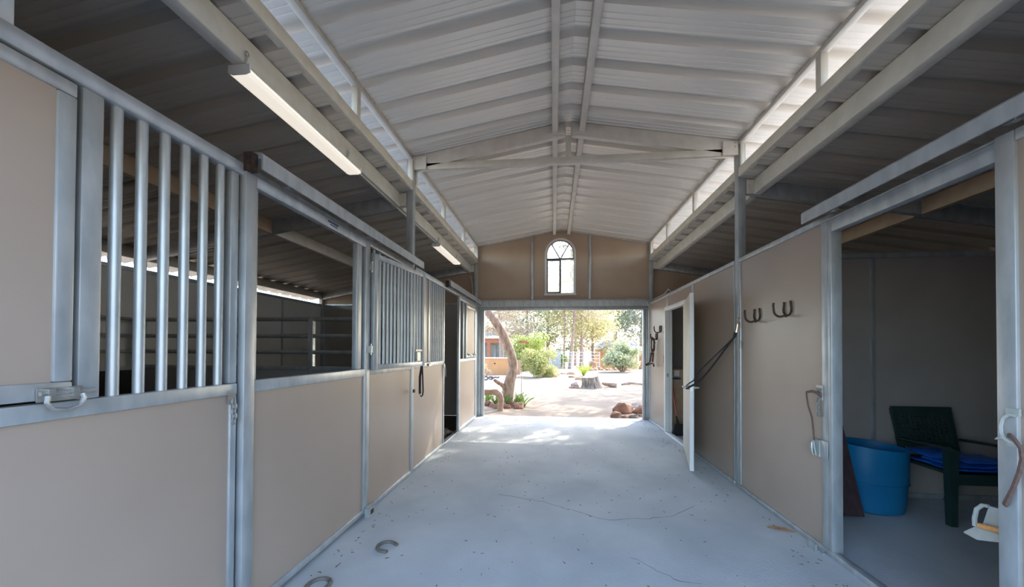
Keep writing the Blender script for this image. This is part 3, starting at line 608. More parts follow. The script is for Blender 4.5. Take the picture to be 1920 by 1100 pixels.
# ------------------------------------------------------------------ strip lights
def strip_light(y0, y1, lab):
    x = XL - 0.175; z = 3.085
    t = thing('strip_light', lab, 'light', (x, (y0 + y1) / 2, z), 'tube lights under the left roof beam')
    MB().box(x - 0.05, x + 0.05, y0 + 0.009, y1 - 0.009, z + 0.03, z + 0.054).build('housing', 'white', t)
    MB().prism([(x - 0.062, z + 0.03), (x + 0.062, z + 0.03), (x + 0.066, z + 0.008), (x + 0.04, z), (x - 0.04, z), (x - 0.066, z + 0.008)], 1, y0 + 0.008, y1 - 0.008).build('lens', 'lens', t)
    for y in (y0, y1 - 0.008): MB().prism([(x - 0.068, z + 0.055), (x + 0.068, z + 0.055), (x + 0.07, z + 0.008), (x + 0.042, z - 0.002), (x - 0.042, z - 0.002), (x - 0.07, z + 0.008)], 1, y, y + 0.008).build('end_cap', 'white', t)
    for y in (y0 + 0.02, y1 - 0.15):
        pts = [(x + 0.02, y, z + 0.05), (x + 0.03, y, z + 0.09), (x + 0.035, y, z + 0.12)]
        MB().tube(pts, 0.005, 6).tube([(x + 0.035, y + 0.012 * math.cos(a), z + 0.13 + 0.014 * math.sin(a)) for a in np.linspace(0, 2 * PI, 9)[:-1]], 0.004, 6, closed=True).build('hook', 'zinc', t)
strip_light(1.90, 3.12, 'long tube light nearest the camera, glowing under the left roof')
strip_light(5.42, 6.64, 'second tube light farther down under the left roof')

# ------------------------------------------------------------------ things on the walls and floor
def ushoe(r, L, th, wd, plane):
    """horseshoe mesh points: U arc, open side up; plane 'yz' or 'xy'"""
    pts = []
    for k in range(15):
        a = math.radians(200 - 220 * k / 14 + 180 - 0) if False else math.radians(-200 + 220 * k / 14)
        pts.append((math.cos(a) * r, math.sin(a) * r * 1.05))
    pts = [(pts[0][0] * 0.86, pts[0][1] + L)] + pts + [(pts[-1][0] * 0.86, pts[-1][1] + L)]
    return pts
def shoe_hook(y, z, lab, group=None):
    x = XR + 0.012
    t = thing('horseshoe_hook', lab, 'hook', (x, y, z - 0.08), group)
    pts = [(x - 0.008, y + u, z + w) for (u, w) in ushoe(0.052, 0.05, 0, 0, 'yz')]
    MB().tube(pts, 0.010, 8, squash=0.6).build('wall_shoe', 'iron', t, smooth=True)
    pts = [(x - 0.012, y, z - 0.058)] + [(x - 0.066 + 0.052 * math.cos(a), y, z - 0.008 + 0.055 * math.sin(a)) for a in np.linspace(-1.1, -PI + 0.05, 8)] + [(x - 0.122, y, z + 0.035), (x - 0.118, y, z + 0.055)]
    MB().tube(pts, 0.010, 8, squash=0.7).build('hook_shoe', 'iron', t, smooth=True)
    return t
shoe_hook(3.26, 1.83, 'dark horseshoe hook on the tan panel, nearest the stall opening')
shoe_hook(3.72, 1.82, 'dark horseshoe hook on the tan panel, beside the strap post')
shoe_hook(6.92, 1.865, 'small horseshoe hook high on the wall by the tack room door')
shoe_hook(7.17, 1.735, 'horseshoe hook with a brown halter hanging from it')
# halter
H = thing('halter', 'brown leather halter hanging from a horseshoe hook by the exit', 'halter', (1.93, 7.2, 1.2))
def strap(name, pts, w=0.022, m='leather', parent=None, th=0.35, up=None):
    return MB().tube(pts, w / 2, 6, squash=th, up=up).build(name, m, parent, smooth=True)
Y0 = 7.19
strap('crown_strap', [(1.956, 7.165, 1.60), (1.935, 7.16, 1.665), (1.93, 7.17, 1.71), (1.945, 7.18, 1.68), (1.95, Y0, 1.59), (1.94, Y0, 1.53)], 0.034, parent=H)
strap('cheek_strap', [(1.905, 7.16, 1.735), (1.90, Y0, 1.63), (1.898, Y0, 1.527), (1.905, Y0, 1.43)], 0.023, parent=H)
strap('cheek_strap', [(1.955, Y0, 1.64), (1.965, 7.22, 1.53), (1.968, 7.25, 1.456)], 0.026, parent=H)
strap('throat_strap', [(1.956, Y0, 1.53), (1.935, Y0, 1.49), (1.919, Y0, 1.43)], 0.041, parent=H)
strap('nose_band', [(1.895, Y0, 1.432), (1.925, Y0, 1.437), (1.956, Y0, 1.432)], 0.029, 'brass', H)
strap('side_strap', [(1.90, Y0, 1.43), (1.885, Y0, 1.33), (1.873, Y0, 1.242)], 0.032, parent=H)
strap('side_strap', [(1.93, Y0, 1.43), (1.925, Y0, 1.33), (1.919, Y0, 1.243)], 0.032, parent=H)
strap('chin_strap', [(1.945, Y0, 1.42), (1.965, 7.24, 1.38), (1.968, 7.27, 1.338), (1.965, 7.27, 1.281), (1.955, 7.22, 1.22), (1.955, Y0, 1.167)], 0.023, parent=H)
strap('lead_strap', [(1.873, Y0, 1.242), (1.81, 7.1, 1.215), (1.753, 7.05, 1.195), (1.75, 7.05, 1.18), (1.80, 7.08, 1.185), (1.90, 7.15, 1.22)], 0.026, parent=H)
strap('lead_strap', [(1.90, 7.15, 1.225), (1.94, Y0, 1.19), (1.96, 7.2, 1.155), (1.945, 7.2, 1.15), (1.93, Y0, 1.18)], 0.026, parent=H)
tag(MB().box(XR + 0.004, XR + 0.012, 6.72, 6.78, 1.25, 1.38).build('wall_mark', 'red_mark'), 'faded red patch on the wall beside the tack room door', 'mark')
# black strap holding the door open
S = thing('door_strap', 'black webbing strap holding the white door back to the post', 'strap', (1.9, 4.2, 1.4))
hdl = dp(LD - 0.10, -0.055, 1.02); top = Vector((XR - 0.03, 4.06, 1.64))
def loop_side(off, sag, dz):
    pts = [hdl + Vector((0, 0, dz)), dp(LD - 0.02, -0.05, 1.035 + dz * 1.5), dp(LD + 0.014, -0.025, 1.06 + dz * 1.7), dp(LD + 0.016, 0.02, 1.09 + dz * 1.8)]
    a = pts[-1]
    for k in range(1, 11):
        t = k / 10; p = a.lerp(top, t); w = (1 - t) * math.sin(PI * (0.25 + 0.75 * t))
        pts.append(Vector((p.x - off * w * 0.4, p.y + off * w * 0.2, p.z + off * w - sag * math.sin(PI * t))))
    return pts
strap('webbing', loop_side(0.03, 0.0, 0.014), 0.017, 'black', S, 0.4); strap('webbing', loop_side(-0.03, 0.014, -0.014), 0.024, 'black', S, 0.4)
strap('webbing_loop', [hdl + Vector((0.0, 0, 0.012)), hdl + Vector((-0.012, -0.008, -0.008)), hdl + Vector((0.004, 0.0, -0.018)), hdl + Vector((0.012, 0.006, 0.0))], 0.02, 'black', S, 0.5)
strap('webbing_end', [top + Vector((-0.008, 0.01, -0.02)), top + Vector((-0.005, 0.0, 0.015)), top + Vector((0.0, -0.005, 0.035))], 0.034, 'black', S, 0.4)
m = MB().tube([top + Vector((0, -0.005, 0.03)), top + Vector((0.006, -0.01, 0.07)), top + Vector((0.012, -0.014, 0.12))], [0.014, 0.009, 0.012], 8)
m.tube([top + Vector((0.012, -0.016, 0.12)) + Vector((0.0, 0.02 * math.cos(a), 0.035 + 0.035 * math.sin(a))) for a in np.linspace(0, 2 * PI, 11)[:-1]], 0.005, 6, closed=True)
m.build('snap_hook', 'brass', S, smooth=True)
m = MB().tube([(XR - 0.002, 4.03, 1.80), (XR - 0.03, 4.04, 1.805), (XR - 0.035, 4.045, 1.79), (XR - 0.02, 4.04, 1.775)], 0.005, 6)
m.build('eye_bolt', 'zinc', S)
# black strap on the left wall
S2 = thing('hanging_strap', 'black webbing loop hanging below the barred swing gate on the left', 'strap', (XL + 0.09, 4.04, 0.92))
xs = XL + 0.13
strap('webbing', [(xs, 4.055, 1.285), (xs - 0.02, 4.05, 1.15), (xs - 0.02, 4.05, 0.99), (xs - 0.02, 4.055, 0.95)], 0.042, 'black', S2, 0.25, up=(0.35, 0.93, 0))
strap('webbing', [(xs, 4.065, 1.285), (xs, 4.085, 1.12), (xs, 4.10, 0.98), (xs - 0.004, 4.095, 0.93), (xs - 0.012, 4.075, 0.912), (xs - 0.018, 4.055, 0.935)], 0.018, 'black', S2, 0.4)
MB().box(XL + 0.03, XL + 0.05, 4.03, 4.06, 0.965, 1.0).build('anchor', 'iron', S2)

# latch rope set on the right jamb
L1 = thing('stall_latch', 'chain and brown strap latch on the right stall door jamb', 'latch', (XR - 0.01, 2.88, 0.7))
xf = XR - 0.006
m = MB().box(xf, xf - 0.01, 2.84, 2.90, 1.11, 1.22)
for k in range(4): m.tube([(xf - 0.012, 2.87 + 0.02 * math.cos(a), 1.19 - k * 0.022 + 0.008 * math.sin(a)) for a in np.linspace(0, 2 * PI, 9)[:-1]], 0.004, 6, closed=True)
m.build('plate', 'zinc', L1)
m = MB()
for k in range(5): m.tube([(xf - 0.014 + (0.009 * math.cos(a) if k % 2 else 0), 2.875 + (0 if k % 2 else 0.011 * math.cos(a)), 1.10 - k * 0.024 + 0.016 * math.sin(a)) for a in np.linspace(0, 2 * PI, 9)[:-1]], 0.004, 6, closed=True)
m.build('chain', 'zinc', L1, smooth=True)
strap('strap', [(xf - 0.02, 2.83, 1.14), (xf - 0.026, 2.87, 1.165), (xf - 0.025, 2.92, 1.17), (xf - 0.022, 2.985, 1.155), (xf - 0.02, 2.985, 1.12), (xf - 0.02, 2.97, 1.05), (xf - 0.02, 2.93, 0.97), (xf - 0.02, 2.915, 0.87), (xf - 0.022, 2.905, 0.80)], 0.02, 'strap_brown', L1, 0.5)
MB().prism([(2.865, 0.69), (2.93, 0.69), (2.94, 0.80), (2.92, 0.815), (2.865, 0.81)], 0, xf, xf - 0.014).build('backing_plate', 'grey_pl', L1)
MB().prism([(2.795, 0.69), (2.865, 0.69), (2.865, 0.815), (2.795, 0.815)], 0, xf, xf - 0.006).build('side_plate', 'galv', L1)
MB().tube([(xf - 0.03, 2.915, 0.795), (xf - 0.03, 2.918, 0.76), (xf - 0.03, 2.915, 0.715), (xf - 0.028, 2.905, 0.69)], [0.007, 0.016, 0.014, 0.006], 10).build('snap', 'zinc', L1, smooth=True)
MB().tube([(xf - 0.03, 2.90, 0.80), (xf - 0.034, 2.885, 0.76), (xf - 0.03, 2.875, 0.70)], 0.006, 6).build('snap_gate', 'grey_pl', L1)

# hanging scoop on the near right post
T = thing('hand_scoop', 'grey scoop with orange wood grip hanging on a brown strap by the right post', 'scoop', (1.98, 1.86, 0.56))
cxx = XR - 0.04
m = MB().box(XR - 0.03, cxx, 1.70, 1.745, 1.205, 1.235).box(XR - 0.03, cxx, 1.70, 1.745, 1.072, 1.095)
m.tube([(cxx, 1.71, 1.205), (cxx - 0.005, 1.728, 1.208), (cxx - 0.006, 1.748, 1.19), (cxx - 0.006, 1.756, 1.155), (cxx - 0.006, 1.755, 1.125), (cxx - 0.006, 1.742, 1.10), (cxx - 0.003, 1.722, 1.085)], 0.0075, 8)
m.tube([(cxx - 0.006, 1.75, 1.105), (cxx - 0.004, 1.765, 1.098), (cxx, 1.782, 1.09)], [0.008, 0.007, 0.002], 8)
m.build('wall_clip', 'grey_pl', T, smooth=True)
strap('strap', [(cxx - 0.004, 1.73, 1.118), (cxx - 0.02, 1.712, 1.122), (cxx - 0.03, 1.69, 1.113), (cxx - 0.03, 1.668, 1.08), (cxx - 0.03, 1.664, 1.035), (cxx - 0.024, 1.68, 0.975), (cxx - 0.016, 1.707, 0.90), (cxx - 0.004, 1.745, 0.82), (XR + 0.012, 1.80, 0.785), (XR + 0.045, 1.83, 0.765)], 0.022, 'strap_brown', T, 0.55)
xx = 2.035
MB().prism([(1.795, 0.672), (1.915, 0.655), (1.89, 0.752), (1.795, 0.762)], 0, xx, xx + 0.018).build('scoop_back', 'grey_pl', T)
vs = [(xx, 1.79, 0.672), (xx, 1.92, 0.655), (xx - 0.01, 1.985, 0.585), (xx - 0.03, 1.91, 0.588), (xx - 0.03, 1.79, 0.635)]
m = MB().add(vs + [(a, b, c - 0.006) for a, b, c in vs], [(0, 1, 2, 3, 4), (9, 8, 7, 6, 5)] + [(i, (i + 1) % 5, 5 + (i + 1) % 5, 5 + i) for i in range(5)])
m.build('scoop_pan', 'grey_pl', T)
MB().tube([(xx, 1.89, 0.75), (xx - 0.004, 1.91, 0.748), (xx - 0.006, 1.932, 0.72), (xx - 0.008, 1.94, 0.67), (xx - 0.008, 1.938, 0.635)], 0.009, 8).build('side_handle', 'grey_pl', T, smooth=True)
MB().tube([(xx - 0.022, 1.80, 0.672), (xx - 0.022, 1.905, 0.652)], 0.013, 10).build('wood_grip', 'orange_w', T, smooth=True)

# plastic chair, tarp, bucket, boards in the right stall
CH = thing('plastic_chair', 'dark green plastic armchair in the shaded right stall', 'chair', (3.6, 3.62, 0))
cx, yf, yb = 3.63, 3.38, 3.84
def leg(x0, y0, x1, y1, z):
    m = MB(); n = 6; vs = []
    prof = [(-1, -1), (1, -1), (1, -0.3), (-0.3, -0.3), (-0.3, 1), (-1, 1)]          # angle section, as moulded chairs have
    for (xx_, yy_, zz_, k) in ((x0, y0, 0, 0.024), (x1, y1, z, 0.033)):
        sx = 1 if x0 < cx else -1; sy = 1 if y0 < 3.6 else -1
        vs += [(xx_ + u * k * sx, yy_ + v * k * sy, zz_) for u, v in prof]
    m.add(vs, [tuple(range(6)), tuple(range(11, 5, -1))] + [(i, (i + 1) % 6, 6 + (i + 1) % 6, 6 + i) for i in range(6)])
    return m
for x0, y0, x1, y1, z in ((cx - 0.272, yf, cx - 0.275, yf + 0.0, 0.64), (cx + 0.272, yf, cx + 0.275, yf + 0.0, 0.64), (cx - 0.25, yb + 0.09, cx - 0.24, yb - 0.02, 0.46), (cx + 0.25, yb + 0.09, cx + 0.24, yb - 0.02, 0.46)):
    leg(x0, y0, x1, y1, z).build('leg', 'green_pl', CH)
m = MB().prism([(cx - 0.25, yf - 0.01), (cx + 0.25, yf - 0.01), (cx + 0.24, yb), (cx - 0.24, yb)], 2, 0.415, 0.44); m.prism([(cx - 0.25, yf - 0.015), (cx + 0.25, yf - 0.015), (cx + 0.25, yf + 0.01), (cx - 0.25, yf + 0.01)], 2, 0.35, 0.44)
m.build('seat', 'green_pl', CH)
def bk(u, v): return (cx + u * (0.235 + 0.01 * v), yb - 0.01 + 0.10 * v, 0.43 + 0.475 * v)     # back plane, u -1..1, v 0..1
m = MB()
m.bar(bk(-1, 0), bk(-1.0, 1), 0.045, 0.03, up=(0, 1, 0)); m.bar(bk(1, 0), bk(1.0, 1), 0.045, 0.03, up=(0, 1, 0))
m.bar(bk(-1.08, 0.955), bk(1.08, 0.955), 0.03, 0.085); m.bar(bk(-1, 0.30), bk(1, 0.30), 0.025, 0.04); m.bar(bk(-1, 0.04), bk(1, 0.04), 0.025, 0.05)
m.build('backrest_frame', 'green_pl', CH)
m = MB()
for k in range(8): v = 0.36 + k * 0.066; m.bar(bk(-0.95, v), bk(0.95, v), 0.012, 0.014)
for k in range(11): u = -0.85 + k * 0.17; m.bar(bk(u, 0.3), bk(u, 0.92), 0.018, 0.012, up=(0, 1, 0))
m.build('backrest_lattice', 'green_pl', CH)
for s in (-1, 1):
    MB().tube([(cx + s * 0.275, yb + 0.0, 0.625), (cx + s * 0.285, 3.7, 0.635), (cx + s * 0.285, 3.5, 0.645), (cx + s * 0.28, yf - 0.0, 0.645), (cx + s * 0.28, yf - 0.025, 0.62)], 0.03, 8, squash=0.5, up=(1, 0, 0)).build('armrest', 'green_pl', CH, smooth=True)
TP = thing('tarp', 'folded blue tarp lying on the seat of the plastic chair', 'tarp', (cx, 3.6, 0.445))
def fold(x0, x1, y0, y1, z0, z1, seed, lean=0.0):
    m = MB(); nx_, ny_ = 14, 10; vs = []
    for top_ in (0, 1):
        for j in range(ny_ + 1):
            for i in range(nx_ + 1):
                x = x0 + (x1 - x0) * i / nx_; y = y0 + (y1 - y0) * j / ny_
                e = min(i, nx_ - i, j, ny_ - j); e = min(1.0, e / 1.5)
                h = noise.noise(Vector((x * 9, y * 9, seed))) * 0.012
                z = (z0 + 0.5 * (z1 - z0)) + (1 if top_ else -1) * 0.5 * (z1 - z0) * (0.35 + 0.65 * e) + h * (1 if top_ else 0.2) + lean * (y - y0) ** 2
                vs.append((x + 0.01 * noise.noise(Vector((y * 12, seed, 3))), y + 0.01 * noise.noise(Vector((x * 12, seed, 5))), z))
    o = (nx_ + 1) * (ny_ + 1); fs = []
    for j in range(ny_):
        for i in range(nx_):
            a = j * (nx_ + 1) + i; fs.append((a, a + nx_ + 1, a + nx_ + 2, a + 1)); fs.append((o + a, o + a + 1, o + a + nx_ + 2, o + a + nx_ + 1))
    rim = [i for i in range(nx_ + 1)] + [(j + 1) * (nx_ + 1) - 1 for j in range(1, ny_ + 1)] + [ny_ * (nx_ + 1) + i for i in range(nx_ - 1, -1, -1)] + [j * (nx_ + 1) for j in range(ny_ - 1, 0, -1)]
    for a, b in zip(rim, rim[1:] + rim[:1]): fs.append((a, b, o + b, o + a))
    return m.add(vs, fs)
fold(cx - 0.235, cx + 0.235, yf + 0.02, yb - 0.03, 0.445, 0.478, 1).build('fold', 'tarp', TP, smooth=True)
fold(cx - 0.22, cx + 0.235, yf + 0.0, yf + 0.30, 0.480, 0.515, 2).build('fold', 'tarp', TP, smooth=True)
fold(cx - 0.12, cx + 0.23, yf + 0.01, yf + 0.26, 0.517, 0.55, 3).build('fold', 'tarp', TP, smooth=True)
fold(cx - 0.235, cx + 0.12, yf + 0.20, yb - 0.04, 0.50, 0.55, 4, 0.35).build('fold', 'tarp', TP, smooth=True)
# bucket: an oval, slanted-rim cut-down barrel
BK = thing('bucket', 'blue plastic cut-down barrel standing beside the maroon board', 'bucket', (2.985, 3.70, 0))
m = MB(); n = 36; rings = [(0.20, 0.0, 0), (0.228, 0.015, 0), (0.238, 0.06, 0), (0.25, 0.25, 0), (0.258, 0.27, 0), (0.26, 0.45, 0), (0.262, 0.595, 1), (0.252, 0.595, 1), (0.248, 0.45, 0), (0.24, 0.25, 0), (0.228, 0.06, 0), (0.18, 0.03, 0)]
vs = []
for (r, z, t) in rings:
    for k in range(n):
        a = 2 * PI * k / n; x = r * 1.06 * math.cos(a); y = r * 0.90 * math.sin(a)
        zz = z + (0.0 if z < 0.1 else (-0.08 * x + 0.03 * y) * (z / 0.6) ** 2 * 1.0)
        vs.append((2.985 + x, 3.70 + y, zz))
fs = [(i * n + k, i * n + (k + 1) % n, (i + 1) * n + (k + 1) % n, (i + 1) * n + k) for i in range(len(rings) - 1) for k in range(n)] + [tuple(range(n - 1, -1, -1)), tuple((len(rings) - 1) * n + k for k in range(n))]
m.add(vs, fs).build('shell', 'blue', BK, smooth=True)
MB().tube([(2.985 + 0.259 * 1.06 * math.cos(a), 3.70 + 0.259 * 0.9 * math.sin(a), 0.27) for a in np.linspace(0, 2 * PI, 37)[:-1]], 0.006, 6, closed=True).build('band', 'blue', BK, smooth=True)
def board(name, lab, c0, c1, w, th, mt):
    p, q = Vector(c0), Vector(c1); d = (q - p).normalized(); m = MB()
    m.bar(p, q, w, th, up=(-0.2, -1, 0.3)); return tag(m.build(name, mt), lab, 'board')
board('wooden_board', 'dark maroon board leaning against the partition behind the door jamb', (2.605, 3.40, 0.035), (2.535, 3.945, 2.12), 0.145, 0.045, 'plank')
board('wooden_board', 'black board leaning behind the maroon board at the door jamb', (2.46, 3.49, 0.035), (2.40, 3.945, 1.60), 0.12, 0.05, 'plank_dk')

# tack room: cardboard box, broom, coat hook
BX = thing('cardboard_box', 'tall cardboard box with a white label seen through the tack room door', 'box', (2.42, 7.1, 0))
MB().box(2.03, 2.75, 6.80, 7.35, 0, 1.12).build('carton', 'card', BX)
MB().box(2.20, 2.29, 6.797, 6.80, 1.0, 1.10).build('paper_label', 'white', BX)
MB().prism([(2.245 + 0.085 * math.cos(a), 0.955 + 0.022 * math.sin(a)) for a in np.linspace(0, 2 * PI, 17)[:-1]], 1, 6.797, 6.80).build('printed_oval', 'ink', BX)
MB().bar((2.06, 6.82, 1.13), (2.3, 6.85, 1.14), 0.1, 0.008).build('flap', 'card', BX)
BR = thing('broom', 'broom with a red handle leaning in the tack room doorway', 'broom', (2.14, 6.45, 0))
MB().tube([(2.135, 6.46, 0.28), (2.06, 6.70, 1.32)], 0.0125, 8).build('handle', 'red', BR, smooth=True)
MB().tube([(2.145, 6.43, 0.18), (2.135, 6.46, 0.28), (2.13, 6.475, 0.33)], [0.03, 0.018, 0.015], 8).build('socket', 'black', BR, smooth=True)
MB().prism([(2.04, 0.0), (2.27, 0.0), (2.24, 0.19), (2.08, 0.19)], 1, 6.40, 6.46).build('bristles', 'black', BR)
HK = MB().tube([(2.0, 7.05, 1.46), (2.06, 7.05, 1.455), (2.13, 7.05, 1.455), (2.15, 7.05, 1.47)], 0.008, 6)
tag(HK.build('wall_hook', 'iron', smooth=True), 'small dark hook inside the tack room above the box', 'hook')

# floor horseshoes, dry leaf, specks
def floor_shoe(x, y, r, rot, lab):
    pts = [(x + (u * math.cos(rot) - w * math.sin(rot)), y + (u * math.sin(rot) + w * math.cos(rot)), 0.006) for (u, w) in ushoe(r, r * 0.6, 0, 0, 'xy')]
    tag(MB().tube(pts, 0.0145, 8, squash=0.9, up=(0, 0, 1)).build('horseshoe', 'iron_grey', smooth=True), lab, 'horseshoe')
floor_shoe(-1.235, 2.56, 0.062, -PI / 2 - 0.35, 'flat horseshoe on the concrete floor, the farther of two')
floor_shoe(-1.45, 2.095, 0.066, 0.1 + PI, 'flat horseshoe on the concrete floor at the bottom edge')
lf = MB(); c = Vector((1.87, 3.15, 0.006))
vs = [c + Vector(v) for v in ((-0.10, 0.03, 0), (-0.04, 0.035, 0.012), (0.04, 0.005, 0.014), (0.10, -0.04, 0.002), (0.03, -0.035, 0.006), (-0.05, -0.01, 0.004))]
lf.add(vs + [v - Vector((0, 0, 0.003)) for v in vs], [(0, 1, 2, 3, 4, 5), (11, 10, 9, 8, 7, 6)] + [(i, (i + 1) % 6, 6 + (i + 1) % 6, 6 + i) for i in range(6)])
tag(lf.build('dry_leaf', 'leaf_dry'), 'curled brown dry leaf on the floor by the right wall', 'leaf')
db = MB()
for k in range(460):
    x, y = random.uniform(XL + 0.1, XR - 0.1), random.uniform(1.2, 7.6)
    if random.random() < 0.35: x = random.choice((XL + 0.12, XR - 0.22)) + random.uniform(-0.02, 0.12)
    a = random.uniform(0, PI); L = random.uniform(0.006, 0.030) * (1.9 if random.random() < 0.06 else 1); w = random.uniform(0.003, 0.008)
    db.bar((x - L * math.cos(a) / 2, y - L * math.sin(a) / 2, 0.002), (x + L * math.cos(a) / 2, y + L * math.sin(a) / 2, 0.0025), w, 0.003, taper=0.4)
tag(db.build('floor_debris', 'debris'), 'scattered specks of straw and dirt on the aisle floor', 'debris', kind='stuff')
sw = MB()
for k in range(40):
    a = random.uniform(0, 2 * PI); L = random.uniform(0.05, 0.16); c = Vector((XL - 0.22 + random.uniform(-0.06, 0.06), 6.0 + random.uniform(-0.08, 0.08), 0.0))
    sw.tube([c, c + Vector((math.cos(a) * L * 0.5, math.sin(a) * L * 0.5, 0.09)), c + Vector((math.cos(a) * L, math.sin(a) * L, 0.05))], 0.003, 4)
tag(sw.build('straw_tuft', 'log'), 'tuft of dry straw in the far left doorway', 'straw', kind='stuff')

# ------------------------------------------------------------------ the yard
def wob(p, amp, sc, seed):
    return Vector(p) + Vector((noise.noise(Vector((p[0] * sc, p[1] * sc, seed))), noise.noise(Vector((p[1] * sc, p[2] * sc, seed + 3))), noise.noise(Vector((p[2] * sc, p[0] * sc, seed + 7))))) * amp
def rock(name, x, y, sx, sy, sz, mt, lab, seed, group=None, rot=0.0):
    import bmesh
    sx, sy, sz = sx * 1.17, sy * 1.17, sz * 1.2
    r = random.Random(seed * 7 + 3); bm = bmesh.new(); rotm = Matrix.Rotation(rot + r.uniform(0, 3), 3, 'Z')
    for k in range(17):                                  # angular field stone: hull of scattered points, edges knocked off
        d = Vector((r.gauss(0, 1), r.gauss(0, 1), r.gauss(0, 1))).normalized() * r.uniform(0.82, 1.12)
        p = rotm @ d; bm.verts.new((p.x * sx, p.y * sy, max(p.z, -0.3) * sz + 0.28 * sz))
    h = bmesh.ops.convex_hull(bm, input=list(bm.verts))
    bmesh.ops.delete(bm, geom=[v for v in bm.verts if not v.link_faces], context='VERTS')
    bmesh.ops.bevel(bm, geom=list(bm.edges), offset=0.10 * min(sx, sy, sz), segments=1, profile=0.5, affect='EDGES')
    bmesh.ops.recalc_face_normals(bm, faces=bm.faces)
    me = bpy.data.meshes.new(name); bm.to_mesh(me); bm.free(); me.materials.append(M[mt])
    o = bpy.data.objects.new(name, me); COL.objects.link(o); o.location = (x, y, gz(x, y) - 0.02); return tag(o, lab, 'rock', group)
rock('rock', 1.62, 8.75, 0.25, 0.20, 0.19, 'rock', 'largest brown wedge-shaped rock outside the right door jamb', 8)
rock('rock', 1.36, 7.98, 0.13, 0.10, 0.13, 'rock', 'pointed brown rock at the front left of the rock cluster by the jamb', 2)
rock('rock', 1.58, 8.08, 0.11, 0.08, 0.06, 'rock', 'low flat brown rock between the front rocks by the jamb', 3)
rock('rock', 1.76, 8.02, 0.12, 0.10, 0.09, 'rock_g', 'dark rough rock nearest the right door jamb', 4)
rock('rock', 2.06, 8.72, 0.18, 0.14, 0.15, 'rock', 'red brown rock partly hidden by the right door jamb', 5)
rock('rock', 2.12, 9.60, 0.22, 0.12, 0.10, 'rock_g', 'flat grey rock at the back of the cluster by the jamb', 6)
rock('rock', 1.95, 8.30, 0.07, 0.05, 0.05, 'rock', 'smallest brown stone behind the dark rough rock', 7)
for k, (x, y, s) in enumerate(((-1.75, 9.42, 0.14), (-1.57, 9.25, 0.13), (-1.45, 9.05, 0.12), (-1.33, 9.2, 0.14), (-1.2, 9.08, 0.11), (-1.12, 9.32, 0.13), (-0.98, 9.35, 0.10), (-0.88, 9.1, 0.16))):
    rock('rock', x, y, s, s * 0.8, s * 0.85, 'rock', nth(k, 8, 'round brown stone', 'edging the plants under the leaning tree'), 11 + k, 'stones around the leaning tree')

LT = thing('leaning_tree', 'leaning tree with rough grey-brown trunk at the left of the exit', 'tree', (-1.26, 9.6, 0))
path = [(-1.28, 9.6, -0.05), (-1.265, 9.6, 0.17), (-1.198, 9.6, 0.53), (-1.10, 9.6, 0.963), (-1.125, 9.6, 1.25), (-1.232, 9.6, 1.54), (-1.35, 9.6, 1.83), (-1.513, 9.6, 2.12), (-1.736, 9.6, 2.41), (-2.0, 9.65, 2.75), (-2.3, 9.7, 3.3), (-2.5, 9.8, 4.2)]
rad = [0.20, 0.17, 0.155, 0.135, 0.125, 0.12, 0.125, 0.118, 0.11, 0.10, 0.09, 0.06]
def dense(path, rad, k=4):
    P, R = [], []
    for i in range(len(path) - 1):
        p0 = Vector(path[max(i - 1, 0)]); p1 = Vector(path[i]); p2 = Vector(path[i + 1]); p3 = Vector(path[min(i + 2, len(path) - 1)])
        for j in range(k):
            t = j / k; P.append(0.5 * (2 * p1 + (p2 - p0) * t + (2 * p0 - 5 * p1 + 4 * p2 - p3) * t * t + (3 * p1 - p0 - 3 * p2 + p3) * t ** 3)); R.append(rad[i] * (1 - t) + rad[i + 1] * t)
    P.append(Vector(path[-1])); R.append(rad[-1]); return P, R
def trunk_mesh(path, rad, n=14, k=4, amp=0.012):
    P, R = dense(path, rad, k); m = MB().tube(P, R, n); m.v = [tuple(wob(p, amp, 9.0, 1.0)) for p in m.v]; return m
trunk_mesh(path, rad).build('trunk', 'bark', LT, smooth=True)
trunk_mesh([(-1.23, 9.55, 0.36), (-1.36, 9.48, 0.50), (-1.50, 9.43, 0.60), (-1.58, 9.4, 0.665)], [0.10, 0.06, 0.05, 0.045], 10, 3).build('branch_stub', 'bark', LT, smooth=True)
def leaf_cloud(centers, radii, N, size, seed, squash=0.75, aspect=0.5):
    r = np.random.default_rng(seed); c = np.array(centers); R = np.array(radii)
    idx = r.choice(len(c), N, p=(R ** 2 / (R ** 2).sum()))
    d = r.normal(size=(N, 3)); d /= np.linalg.norm(d, axis=1, keepdims=True); rr = (r.random((N, 1)) ** 0.45)
    pos = c[idx] + d * rr * R[idx][:, None] * np.array([1, 1, squash])
    a = r.normal(size=(N, 3)); a /= np.linalg.norm(a, axis=1, keepdims=True)
    b = np.cross(a, r.normal(size=(N, 3))); b /= np.linalg.norm(b, axis=1, keepdims=True)
    s = size * (0.6 + 0.8 * r.random((N, 1))); w = s * aspect
    return np.stack([pos - a * s, pos + b * w, pos + a * s, pos - b * w], 1)
def foliage(parent, centers, radii, N, size, seed, m, name='foliage', squash=0.75, aspect=0.5):
    V = leaf_cloud(centers, radii, N, size, seed, squash, aspect) - np.array(wloc(parent))[None, None, :]
    o = bpy.data.objects.new(name, np_mesh(name, V, 4, m)); COL.objects.link(o); o.parent = parent; o['kind'] = 'stuff'; return o
